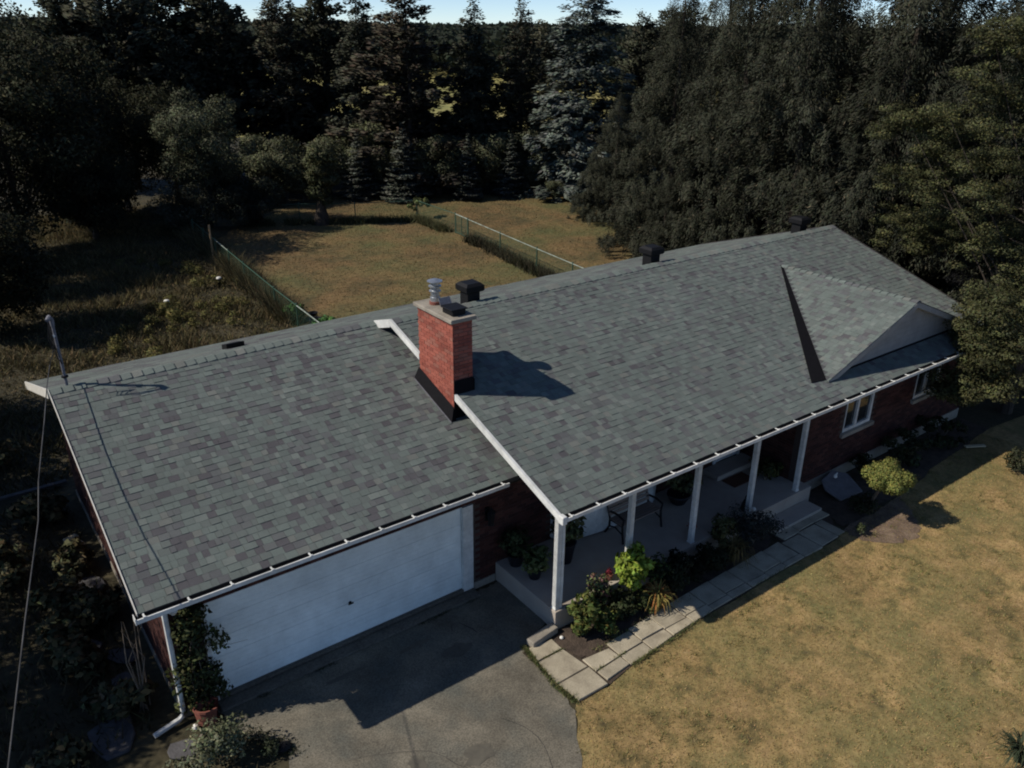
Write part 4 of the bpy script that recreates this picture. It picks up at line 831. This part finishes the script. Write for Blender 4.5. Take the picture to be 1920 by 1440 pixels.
P2 = (cc_[:, None, :]+g_.normal(0, .035, (len(cc_), 16, 2))).reshape(-1, 2)
tag(link('lawn_tufts', blades('lawn_tufts', P2, (.03, .075), (.008, .016), [(.17, .165, .06), (.13, .14, .05), (.24, .19, .075), (.30, .22, .10)], 112, .7, .004)), 'scattered greener tufts standing in the dry front lawn', 'grass', kind='stuff')
weed_poly = [(-6.5, 11.8), (2.6, 11.8), (2.75, 20), (3.3, 28), (3.7, 33.5), (4.2, 37), (7, 45), (-14, 46), (-14, 24)]
P2 = scatter(150000, -14, 4.5, 11.5, 46, 95, weed_poly); pc = clumpy(P2, 8, .8)
tag(link('tall_weeds', blades('tall_weeds', P2, (.10, .34), (.02, .05), [(.095, .075, .036), (.13, .10, .048), (.075, .07, .03), (.17, .13, .062), (.055, .052, .026)], 96, .6, .0, patch=np.clip(.75+pc*1.4, .3, 1.7))), 'tall brown weeds and dry grass in the plot behind the garage', 'weeds', kind='stuff')
g = random.Random(97); cl = []
for (x, y, r_, n_) in [(-.6, 22.6, 1.5, 20), (.8, 22.4, 1.2, 12), (-1.4, 17.8, 1.3, 12), (2.4, 25.6, .8, 6), (1.6, 16.9, 1.0, 8), (.4, 31.0, .9, 6), (-3.0, 20.5, 1.0, 6), (1.8, 28.4, .9, 6)]:
    for k in range(n_): cl.append((x+g.gauss(0, r_*.6), y+g.gauss(0, r_*.8), g.uniform(.1, .38), g.uniform(.14, .32), .2))
tag(link('goldenrod_patches', leafcloud('goldenrod_patches', cl, 14000, .07, [(.13, .12, .04), (.10, .10, .036), (.16, .135, .05), (.08, .08, .03)], 97, zmin=.1)), 'yellow-green goldenrod patches among the tall weeds', 'weeds', kind='stuff')
DKW = [(.042, .043, .024), (.06, .054, .03), (.033, .035, .019), (.07, .06, .04)]
# plants against the fences
for nm, line, dens, hh_, pal_, lab in (('fence_weeds', [(3.0, 19.5), (3.35, 25.5), (3.7, 30.5), (4.0, 34.5)], 11000, (.35, 1.0), [(.075, .068, .036), (.10, .085, .045), (.055, .055, .03), (.13, .105, .055)], 'tall brown weeds growing along the left chain-link fence'), ('fence_weeds', [(14.55, 16.0), (15.05, 20.03), (15.6, 24), (15.85, 26.6)], 8000, (.15, .55), DKW, 'dark weeds along the foot of the right chain-link fence'), ('fence_weeds', [(15.9, 29.0), (16.05, 32.2), (13, 33.6), (10.4, 35.1), (7.5, 36.4)], 9000, (.12, .5), [(.07, .075, .035), (.09, .09, .04), (.05, .055, .028), (.11, .10, .05)], 'greenish weeds along the foot of the rear chain-link fence')):
    g_ = np.random.default_rng(len(lab)); seg = g_.integers(0, len(line)-1, dens); t = g_.random(dens); A = np.array(line); P2 = A[seg]+(A[seg+1]-A[seg])*t[:, None]+g_.normal(0, .17, (dens, 2)); c_ = clumpy(P2, 3, 1.2); P2 = P2[c_ > -.2-.25*g_.random(dens)]
    tag(link(nm, blades(nm, P2, hh_, (.02, .055), pal_, 98+dens, .45)), lab, 'weeds', kind='stuff')
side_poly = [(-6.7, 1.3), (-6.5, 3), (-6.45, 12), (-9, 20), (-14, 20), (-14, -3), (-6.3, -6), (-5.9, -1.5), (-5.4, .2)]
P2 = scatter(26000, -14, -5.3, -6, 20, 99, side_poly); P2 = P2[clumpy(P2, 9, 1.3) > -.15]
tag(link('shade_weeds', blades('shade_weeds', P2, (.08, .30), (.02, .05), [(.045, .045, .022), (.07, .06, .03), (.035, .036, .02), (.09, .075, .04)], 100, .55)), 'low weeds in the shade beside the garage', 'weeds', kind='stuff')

def edge_line(pts, n_, sd, seed):
    g_ = np.random.default_rng(seed); A = np.array(pts); seg = g_.integers(0, len(A)-1, n_); P2 = A[seg]+(A[seg+1]-A[seg])*g_.random(n_)[:, None]; P2 = P2+g_.normal(0, sd, (n_, 2)); return P2[clumpy(P2, seed, 2.2) > .02]
P2 = np.concatenate([edge_line([(-.58, .25), (-.64, -.25), (-.72, -.9), (-.66, -1.4)], 1500, .03, 401), edge_line([(.1, -1.03), (.7, -1.0), (1.3, -1.0)], 260, .012, 402), edge_line([(-.6, -.25), (.0, -.25)], 160, .012, 403), edge_line([(.75, -1.31), (1.4, -1.28), (2.7, -1.18), (6.1, -1.13)], 900, .02, 407), edge_line([(.15, -.64), (2.4, -.58), (5.2, -.5)], 900, .05, 408)])
tag(link('joint_weeds', blades('joint_weeds', P2, (.02, .07), (.008, .018), [(.09, .12, .04), (.12, .13, .05), (.16, .14, .06)], 404, .6, .03)), 'small green weeds in the joints of the paving and along the driveway edge', 'weeds', kind='stuff')
P2 = np.concatenate([edge_line([(-5.5, 1.92), (-.5, 1.92)], 1500, .03, 405), edge_line([(-5.45, 1.3), (-5.1, .75), (-5.05, .4), (-5.4, -.4)], 1800, .09, 406)])
tag(link('apron_weeds', blades('apron_weeds', P2, (.01, .05), (.01, .025), [(.04, .05, .025), (.07, .065, .035), (.03, .035, .02)], 409, .8, .01)), 'sparse dark weeds along the garage apron and the left driveway edge', 'weeds', kind='stuff')
# ------------------------------------------------------------------ garden plants
def leafy(name, loc, label, r, h, n, size, col, seed, cat='plant', z0=.05, cr=(.1, .2), stem=True, group=None, up=.4, aspect=.55, ncl=16):
    t = empty(name, loc, label, cat, group); cl = crown_clumps(z0, h, r, ncl, seed, cr, edge=.35)
    link('foliage', leafcloud('foliage', cl, n, size, col, seed, up=up, aspect=aspect, zmin=.0), t)
    if stem:
        g_ = random.Random(seed); mb = MB()
        for k in range(4): mb.tube([(g_.uniform(-.03, .03), g_.uniform(-.03, .03), -.02), (g_.uniform(-.3, .3)*r, g_.uniform(-.3, .3)*r, h*.6)], [.012, .005], 5)
        mb.build('stem', MT['twig'], t)
    return t
def strappy(name, loc, label, r, h, n, col, seed, wd=.03, cat='plant', group=None):
    g_ = random.Random(seed); mb = MB(); t = empty(name, loc, label, cat, group)
    for k in range(n):
        a = g_.uniform(0, 6.28); rr = r*g_.uniform(.4, 1.1); hh_ = h*g_.uniform(.6, 1.1); u = Vector((math.cos(a), math.sin(a), 0)); p = Vector((-u.y, u.x, 0))*wd*g_.uniform(.5, 1); c = g_.choice(col); j = g_.uniform(.75, 1.2); c = tuple(q*j for q in c)
        P = [u*rr*.05, u*rr*.4+Vector((0, 0, hh_*.8)), u*rr*.8+Vector((0, 0, hh_*.85)), u*rr*1.1+Vector((0, 0, hh_*.35))]; W_ = [.7, 1, .7, .05]
        mb.add([v_ for q, w_ in zip(P, W_) for v_ in (q-p*w_/2, q+p*w_/2)], [(0, 1, 3, 2), (2, 3, 5, 4), (4, 5, 7, 6)], c)
    mb.build('foliage', MT['leaf'], t); return t
GR1 = [(.085, .115, .032), (.07, .10, .03), (.11, .13, .035), (.13, .12, .035)]
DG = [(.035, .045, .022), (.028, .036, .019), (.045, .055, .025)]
leafy('leafy_plant', (.52, -.16, .016), 'tall leafy green plant in the bed at the corner porch post', .36, .98, 1300, .10, GR1, 201, ncl=26, cr=(.07, .15))
leafy('leafy_plant', (.92, -.34, .016), 'lower leafy plant with yellowing leaves right of the corner plant', .32, .5, 700, .085, GR1+[(.22, .19, .05)], 202, cr=(.06, .13), ncl=22)
leafy('leafy_plant', (1.18, .12, .016), 'small shrub with reddish flower heads against the porch edge', .27, 1.0, 800, .075, [(.10, .13, .05), (.08, .10, .04), (.16, .09, .075)], 203)
leafy('leafy_shrub', (1.98, .03, .016), 'bright yellow-green leafy shrub in front of the second porch post', .40, 1.32, 1700, .105, [(.25, .33, .045), (.21, .29, .04), (.29, .36, .07), (.16, .23, .035)], 204, z0=.5, ncl=22)
leafy('leafy_plant', (1.55, -.12, .016), 'low dark green plant between the flowering shrub and the bright shrub', .46, .5, 1200, .08, [(.04, .052, .024), (.05, .06, .026)], 219, ncl=24)
strappy('daylily_clump', (2.28, -.40, .016), 'orange and yellow dried daylily clump beside the paved path', .42, .5, 130, [(.36, .21, .07), (.38, .15, .05), (.32, .26, .08), (.2, .19, .05)], 205)
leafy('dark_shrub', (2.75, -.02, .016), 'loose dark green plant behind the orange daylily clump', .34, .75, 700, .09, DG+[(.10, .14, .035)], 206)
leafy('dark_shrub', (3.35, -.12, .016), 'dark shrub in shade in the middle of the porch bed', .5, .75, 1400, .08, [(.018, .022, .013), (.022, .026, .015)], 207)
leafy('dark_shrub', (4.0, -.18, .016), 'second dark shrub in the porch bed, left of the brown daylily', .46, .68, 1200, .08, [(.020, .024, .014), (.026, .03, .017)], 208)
leafy('leafy_plant', (2.05, -.35, .016), 'low leafy green plant left of the orange daylily clump', .34, .42, 900, .075, [(.06, .075, .03), (.08, .095, .035)], 224, ncl=20, cr=(.07, .13))
leafy('leafy_plant', (.95, .02, .016), 'leafy green plant filling the bed between the corner plant and the flowering shrub', .34, .6, 900, .085, [(.075, .10, .034), (.09, .11, .04)], 225, ncl=20, cr=(.07, .14))
leafy('dark_shrub', (2.95, -.28, .016), 'low dark plant just right of the orange daylily clump', .34, .42, 800, .075, [(.03, .036, .02), (.04, .046, .024)], 226, ncl=18)
leafy('tall_weed', (16.5, 32.9, 0), 'tall pale green weed standing at the far corner of the right-hand fence', .7, 1.5, 1200, .12, [(.13, .15, .06), (.10, .12, .05)], 227)
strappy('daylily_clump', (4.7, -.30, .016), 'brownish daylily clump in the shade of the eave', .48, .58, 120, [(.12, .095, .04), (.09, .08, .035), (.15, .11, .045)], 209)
leafy('leafy_shrub', (4.75, .06, .016), 'olive leafy shrub just right of the third porch post', .40, .95, 1000, .08, [(.095, .095, .04), (.075, .08, .035)], 210)
leafy('dome_shrub', (5.62, -.12, .016), 'dense dark blue-grey dome shrub at the end of the porch bed', .64, .92, 4500, .05, [(.042, .048, .044), (.034, .040, .037)], 211, cr=(.18, .3), ncl=26)
leafy('leafy_shrub', (8.25, 1.0, .43), 'leafy green plant against the wing wall at the right end of the porch', .40, .55, 700, .09, [(.05, .06, .022), (.07, .075, .028)], 212).location = (7.55, 1.1, .43)
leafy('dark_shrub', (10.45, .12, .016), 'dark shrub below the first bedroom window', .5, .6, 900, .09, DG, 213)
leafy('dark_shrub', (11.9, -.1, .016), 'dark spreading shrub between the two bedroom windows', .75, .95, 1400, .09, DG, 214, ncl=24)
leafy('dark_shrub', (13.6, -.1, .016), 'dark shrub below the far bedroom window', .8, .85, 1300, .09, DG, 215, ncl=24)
leafy('dark_shrub', (8.9, -.75, .016), 'low dark groundcover shrub in front of the leaning stone slab', .45, .34, 900, .07, DG+[(.06, .05, .03)], 216)
leafy('small_plant', (7.9, -1.33, .016), 'small green plant at the tip of the mulched bed by the lawn', .14, .32, 250, .05, [(.09, .11, .05)], 217, cr=(.05, .09))
leafy('dark_shrub', (13.9, -2.0, .016), 'small dark shrub on the lawn at the right edge', .4, .55, 700, .08, [(.05, .055, .03)], 218)
strappy('corner_plant', (4.2, -6.42, .01), 'grassy green plant at the bottom right corner of the lawn', .40, .45, 120, [(.05, .065, .035), (.08, .09, .05), (.035, .045, .025)], 220)
leafy('sage_bush', (-5.95, 1.02, 0), 'pale grey-green bush beside the driveway left of the garage', .52, .62, 2400, .06, [(.16, .175, .105), (.19, .20, .12), (.12, .135, .08)], 221, cr=(.15, .28), ncl=22)
leafy('sage_bush', (-6.5, .75, 0), 'lower pale bush at the bottom edge, left of the first one', .45, .42, 1400, .06, [(.13, .14, .09), (.16, .165, .11)], 222, cr=(.12, .22))
leafy('dark_shrub', (-5.3, .62, 0), 'small dark-leaved plant between the pale bush and the driveway', .2, .26, 400, .05, [(.05, .06, .035)], 223, cr=(.07, .12))
SG = [(.075, .078, .042), (.10, .095, .052), (.06, .065, .036), (.15, .12, .06)]
for i, (x, y, r_, h_, lab) in enumerate([(-7.0, 10.0, .6, .8, 'broad-leaved plant beside the pale plank left of the garage'), (-7.2, 6.2, .6, .75, 'broad-leaved plant in the shade, between the plank and the slate pieces'), (-7.3, 4.3, .55, .7, 'broad-leaved plant near the slate slab left of the garage corner'), (-6.95, 3.0, .5, .5, 'broad-leaved plant behind the horizontal end of the downspout'), (-8.2, 8.0, .8, .9, 'broad-leaved plant at the left edge under the power cable'), (-7.7, 13.5, .9, 1.0, 'broad-leaved plant near the back corner of the garage'), (-8.0, 2.2, .6, .5, 'broad-leaved plant in the bottom left corner'), (-6.75, 5.6, .42, .6, 'broad-leaved plant hugging the garage wall between the two slate pieces'), (-7.5, 5.3, .5, .55, 'brownish broad-leaved plant left of the slate slab'), (-6.8, 7.6, .4, .55, 'broad-leaved plant by the garage wall just in front of the pale blocks')]):
    leafy('shade_plant', (x, y, 0), lab, r_, h_, 1100, .16, SG, 230+i, group='broad-leaved plants beside the garage', ncl=18, cr=(.12, .25), aspect=.6)
# vine on the garage pillar
cl = []
g = random.Random(240)
for k in range(46):
    z = g.uniform(.25, 2.1); hw = .34+.14*math.sin(z*2.2); cl.append((g.uniform(-hw, hw*(1.15 if 1. < z < 1.7 else .7)), g.uniform(-.10, .02), z, g.uniform(.10, .2), .16))
t = empty('climbing_vine', (-5.80, WY-.11, 0), 'climbing vine covering the brick pillar left of the garage door', 'vine')
link('foliage', leafcloud('foliage', cl, 2600, .085, [(.055, .065, .028), (.07, .08, .032), (.04, .05, .024), (.12, .13, .045)], 240, up=-.1), t)
mb = MB()
for k in range(5): mb.tube([(g.uniform(-.1, .1), -.03, 0), (g.uniform(-.2, .2), -.04, 1.0), (g.uniform(-.25, .25), -.03, 2.0)], [.014, .01, .004], 5)
mb.tube([(.3, -.1, 1.35), (.5, -.14, 1.28), (.78, -.16, 1.25)], [.005, .004, .002], 5)
mb.build('stem', MT['twig'], t)
mb = MB()
for k in range(6): mb.tube([(g.uniform(-.1, .1), g.uniform(-.1, .1), 0), (g.uniform(-.18, .18), g.uniform(0, .2), 1.0), (g.uniform(-.25, .3), g.uniform(0, .3), 1.5+.3*g.random())], [.016, .012, .005], 5)
tag(mb.build('dead_stems', MT['twig'], None, (-6.62, 2.75, 0)), 'bare dead stems leaning on the garage corner behind the downspout', 'stems')
# topiary
t = empty('topiary_tree', (9.15, -.78, .016), 'small yellow-green cloud-pruned tree with a leaning trunk on the mulched lawn bed', 'tree')
cl = [(-.36+.42*math.cos(a)*q, -.46+.40*math.sin(a)*q, 1.14+.10*math.sin(a*3)+.05*q, .20, .17) for a, q in [(k*.45, .55+.45*(k % 2)) for k in range(14)]]+[(-.36, -.46, 1.28, .28, .2), (-.55, -.5, 1.2, .24, .2), (-.1, -.45, 1.1, .24, .2), (-.36, -.75, 1.05, .2, .16), (-.3, -.2, 1.2, .24, .2)]
link('crown', leafcloud('crown', cl, 17000, .05, [(.17, .19, .055), (.21, .215, .06), (.135, .16, .048), (.25, .23, .065)], 250, up=.6, cvar=.12), t)
MB().tube([(.02, .02, -.02), (-.04, -.06, .25), (-.14, -.2, .6), (-.3, -.4, 1.0)], [.05, .042, .038, .02], 7).tube([(-.14, -.2, .6), (-.02, -.3, 1.0)], [.028, .012], 6).build('trunk', MT['twig'], t)

# ------------------------------------------------------------------ things on the porch and around the house
PZ = .428
b_ = empty('garden_bench', (3.38, 1.42, PZ), 'iron-framed garden bench with wooden slats in front of the bow window', 'bench')
for sx in (-.58, .58):
    MB().tube([(sx, -.28, 0), (sx, -.24, .2), (sx, -.22, .40), (sx, -.25, .58), (sx, -.05, .62), (sx, .16, .60)], .026, 6).tube([(sx, .30, 0), (sx, .18, .22), (sx, .17, .42), (sx, .24, .62), (sx, .30, .85)], .026, 6).tube([(sx, -.22, .40), (sx, .17, .40)], .022, 6).tube([(sx, -.24, .2), (sx, 0, .28), (sx, .18, .22)], .018, 6).build('end_frame', MT['iron'], b_)
for k in range(5): MB().box(-.60, -.22+k*.08, .415, .60, -.16+k*.08, .437).build('seat_slat', MT['benchwood'], b_)
for k in range(4): MB().obox((-.60, .155+.03*k, .50+k*.085), (1.2, 0, 0), (0, .022, .06), (0, .02, -.008)).build('back_slat', MT['benchwood'], b_)
MB().tube([(-.6, .30, .86), (-.3, .31, .91), (0, .31, .93), (.3, .31, .91), (.6, .30, .86)], .022, 6).build('back_rail', MT['iron'], b_)
def potplant(name, loc, label, prof, r, h0, h1, n, size, col, seed):
    t = empty(name, loc, label, 'potted plant'); MB().lathe(prof, n=20).build('pot', MT['pot'], t, smooth=False)
    cl = crown_clumps(h0, h1, r, 16, seed, (.1, .18), edge=.3); link('foliage', leafcloud('foliage', cl, n, size, col, seed, zmin=h0-.1), t); return t
PP = [(.085, .098, .046), (.105, .118, .05), (.07, .078, .04)]
potplant('potted_plant', (1.40, 1.42, PZ), 'leafy plant in a tall black tapered planter behind the corner post', [(.14, 0), (.22, .46), (.235, .47), (.235, .50), (.2, .50), (.19, .44)], .42, .55, 1.2, 900, .11, PP, 260)
potplant('potted_plant', (5.0, 1.62, PZ), 'leafy plant in a wide black bowl planter right of the bench', [(.14, 0), (.18, .03), (.26, .2), (.28, .23), (.27, .26), (.23, .25)], .45, .32, .95, 800, .11, PP, 261)
potplant('potted_plant', (.55, 1.35, PZ), 'dark leafy plant on the porch edge near the garage wall, front one', [(.11, 0), (.16, .22), (.17, .24), (.14, .23)], .34, .22, .72, 800, .10, [(.085, .11, .04), (.11, .13, .05)], 262)
potplant('potted_plant', (.50, 1.92, PZ), 'dark leafy plant in the porch corner against the garage wall', [(.12, 0), (.18, .26), (.19, .28), (.15, .27)], .30, .26, .85, 600, .10, [(.05, .062, .028)], 263)
t = empty('flower_pot', (1.72, .42, PZ), 'small pot of red flowers at the porch edge by the bright shrub', 'flower pot')
MB().lathe([(.05, 0), (.075, .12), (.08, .13), (.06, .125)], n=14).build('pot', MT['terracotta'], t)
link('petals', leafcloud('petals', [(0, 0, .2, .07, .05)], 90, .035, [(.16, .02, .03), (.12, .02, .03)], 264), t)
t = empty('flower_pot', (4.28, .55, PZ), 'small pot of dull red flowers beside the third porch post', 'flower pot')
MB().lathe([(.06, 0), (.085, .13), (.09, .14), (.07, .135)], n=14).build('pot', MT['terracotta'], t)
link('petals', leafcloud('petals', [(0, 0, .22, .1, .08)], 140, .045, [(.25, .03, .045), (.16, .03, .04)], 265), t)
dm = MB().obox((6.62, 1.28, PZ+.001), (.74, .0, 0), (0, .40, 0), (0, 0, .016)).build('doormat', MT['mat']); tag(dm, 'brown doormat on the porch below the front door step', 'doormat')
# black figurine: a sitting cat
t = empty('cat_figurine', (6.04, .50, PZ), 'black cat figurine standing at the foot of the fourth porch post', 'figurine')
MB().lathe([(.10, 0), (.115, .06), (.10, .16), (.065, .25), (.05, .28)], n=14).tube([(-.05, -.08, 0), (-.045, -.085, .16)], [.03, .022], 7).tube([(.05, -.08, 0), (.045, -.085, .16)], [.03, .022], 7).build('body', MT['iron'], t)
MB().lathe([(.015, -.075), (.055, -.05), (.07, 0), (.05, .05), (.012, .068)], (0, -.03, .34), 14).add([(-.06, -.03, .38), (-.02, -.03, .39), (-.045, -.03, .45), (-.04, -.005, .385)], [(0, 1, 2), (0, 2, 3), (1, 3, 2)]).add([(.06, -.03, .38), (.02, -.03, .39), (.045, -.03, .45), (.04, -.005, .385)], [(0, 2, 1), (0, 3, 2), (1, 2, 3)]).build('head', MT['iron'], t)
MB().tube([(.08, .05, .03), (.16, .06, .04), (.19, 0, .12), (.17, -.03, .2)], [.022, .02, .018, .012], 6).build('tail', MT['iron'], t)
tag(MB().lathe([(.05, 0), (.06, .04), (.035, .07), (.005, .075)], n=10).build('pale_stone', MT['whitecap'], None, (6.18, .38, PZ)), 'small pale stone beside the black cat figurine', 'stone')
# leaning stone slab
st = MB().prism([(-.52, -.28, 0), (.42, -.35, 0), (.62, .35, .42), (.25, .62, .62), (-.42, .50, .55), (-.60, .2, .3)], (.03, .05, -.13)).build('stone_slab', MT['stone'], None, (9.2, -.05, .10), bevel=.03); st.scale = (.9, .85, .42); tag(st, 'large grey-violet stone slab lying tilted beside the front walk', 'stone')
tag(MB().lathe([(.02, 0), (.05, .03), (.035, .08), (.012, .1)], n=10).tube([(0, 0, .08), (.07, 0, .12)], [.025, .012], 6).build('bird_ornament', MT['whitecap'], None, (8.98, .12, .46)), 'tiny white bird ornament on the tilted stone slab', 'ornament')
# terracotta planter, broken
t = MB().lathe([(.13, 0), (.17, .05), (.21, .28), (.225, .30), (.225, .34), (.19, .34), (.175, .28), (.12, .06)], n=14)
# a chunk is broken out of the rim: drop its faces
t.f = [f for f in t.f if not (sum(t.v[i][2] for i in f)/len(f) > .16 and sum(t.v[i][0] for i in f)/len(f) > .03 and sum(t.v[i][1] for i in f)/len(f) < .02)]
tp = t.build('broken_planter', MT['terracotta'], None, (-5.86, 1.86, .0)); tp.rotation_euler = (R(-8), R(6), .3); tag(tp, 'broken terracotta planter at the foot of the vine-covered pillar', 'planter')
tag(MB().lathe([(.03, 0), (.055, .03), (.04, .07), (.01, .085)], n=10).build('white_stone', MT['whitecap'], None, (-6.08, 1.86, .0)), 'small white stone between the downspout and the broken planter', 'stone')
lump = MB().lathe([(.10, 0), (.13, .04), (.10, .09), (.03, .12)], n=9).build('black_stone', MT['blackmetal'], None, (-5.08, .62, .01)); lump.scale = (1.1, .8, .9); tag(lump, 'small black stone lying at the edge of the sunlit driveway', 'stone')
def rock(name, loc, sx, sy, sz, seed, label, m_, group=None):
    g_ = random.Random(seed); pts = [(math.cos(a)*sx*g_.uniform(.75, 1.15), math.sin(a)*sy*g_.uniform(.75, 1.15), 0) for a in [k*6.283/7 for k in range(7)]]
    o_ = MB().prism(pts, (g_.uniform(-.03, .03), .02, sz)).build(name, m_, None, loc, bevel=.02); o_.rotation_euler = (g_.uniform(-.08, .08), g_.uniform(-.08, .08), g_.uniform(0, 3)); return tag(o_, label, 'stone', group)
for i, (x, y, s_, lab) in enumerate([(-6.62, 6.9, .36, 'flat slate piece close to the garage side wall, far one'), (-7.15, 4.9, .40, 'flat slate slab among the shade plants left of the garage'), (-6.62, 4.3, .34, 'flat slate piece close to the garage corner'), (-7.2, 2.45, .55, 'large pale slate slab below the end of the downspout'), (-6.75, 3.6, .30, 'flat slate piece under the gutter end'), (-6.35, 1.5, .3, 'flat slate piece right of the downspout outlet'), (-6.55, 8.2, .28, 'flat slate piece beside the pale blocks')]):
    rock('slate_piece', (x, y, 0), s_, s_*.7, .06, 300+i, lab, MT['slate'], 'slate pieces beside the garage')
pb = MB().box(-.14, -.09, 0, .14, .09, .11).build('pale_block', MT['paleblock'], None, (-6.66, 8.8, .0), bevel=.012); pb.rotation_euler[2] = .4; tag(pb, 'small pale block beside the garage wall, the farther one', 'block')
pb = MB().box(-.15, -.10, 0, .15, .10, .16).build('low_block', MT['paleblock'], None, (-6.62, 8.35, 0), bevel=.012); pb.rotation_euler[2] = .3; tag(pb, 'low pale block beside the garage wall, nearer than the other pale block', 'block')
pl = MB().box(-.75, -.07, 0, .75, .07, .05).build('plank', MT['slate'], None, (-7.0, 11.45, .12), bevel=.01); pl.rotation_euler = (0, R(4), R(8)); tag(pl, 'grey plank lying in the shade left of the garage', 'plank')
bd = MB().box(-.3, -.05, 0, .3, .05, .04).build('pale_board', MT['paleblock'], None, (14.35, -.75, .05)); bd.rotation_euler[2] = -.5; tag(bd, 'short pale board in the shade near the lawn shadow edge', 'board')
wr = MB().lathe([(.03, 0), (.042, .02), (.03, .04), (.008, .05)], n=9).build('white_stone', MT['whitecap'], None, (.16, .0, .016)); tag(wr, 'small white stone in the bed beside the corner porch post', 'stone')
# septic vents in the weeds, stake, planters, ornaments
for (x, y, lab) in ((-.39, 23.9, 'black vent pipe with white cap in the yellow-green weeds, nearer one'), (2.35, 25.9, 'black vent pipe with white cap beside the left fence, farther one')):
    t = empty('vent_pipe', (x, y, 0), lab, 'vent pipe', 'vent pipes in the weedy plot')
    MB().lathe([(.07, 0), (.07, .36)], n=14).build('pipe', MT['blackmetal'], t); MB().lathe([(.10, .36), (.11, .38), (.09, .43), (.03, .45)], n=16).build('cap', MT['whitecap'], t)
tag(MB().box(-.035, -.035, -.1, .035, .035, 1.7).build('wooden_stake', MT['wood'], None, (3.55, 30.4, 0)), 'tan wooden stake standing at the left fence near the bushy tree', 'stake')
leafy('bright_plant', (3.25, 19.9, 0), 'bright green plant by the near end of the left fence', .5, .75, 1000, .12, [(.12, .24, .07), (.09, .19, .06)], 270)
leafy('bright_plant', (3.75, 18.1, 0), 'bright green plant spilling round the black planter behind the garage ridge', .5, .55, 800, .11, [(.10, .22, .06), (.08, .17, .06)], 271)
for (x, y, s_, lab) in ((3.95, 19.7, .8, 'small black pot beside the bright green plant'), (3.55, 18.55, 1.25, 'wide black pot just above the garage ridge'), ):
    o_ = MB().lathe([(.14, 0), (.2, .3), (.215, .32), (.18, .32), (.16, .25)], n=16).build('black_pot', MT['pot'], None, (x, y, 0)); o_.scale = (s_, s_, s_); tag(o_, lab, 'pot')
tag(MB().lathe([(.06, 0), (.12, .08), (.1, .18), (.03, .22)], n=10).build('garden_ball', MT['stone'], None, (3.6, 22.3, 0)), 'pale grey garden ball on the lawn by the left fence', 'ornament')
tag(MB().lathe([(.05, 0), (.1, .06), (.07, .14), (.02, .16)], n=10).build('clay_ball', MT['terracotta'], None, (3.4, 22.6, 0)), 'small clay ornament left of the pale garden ball', 'ornament')
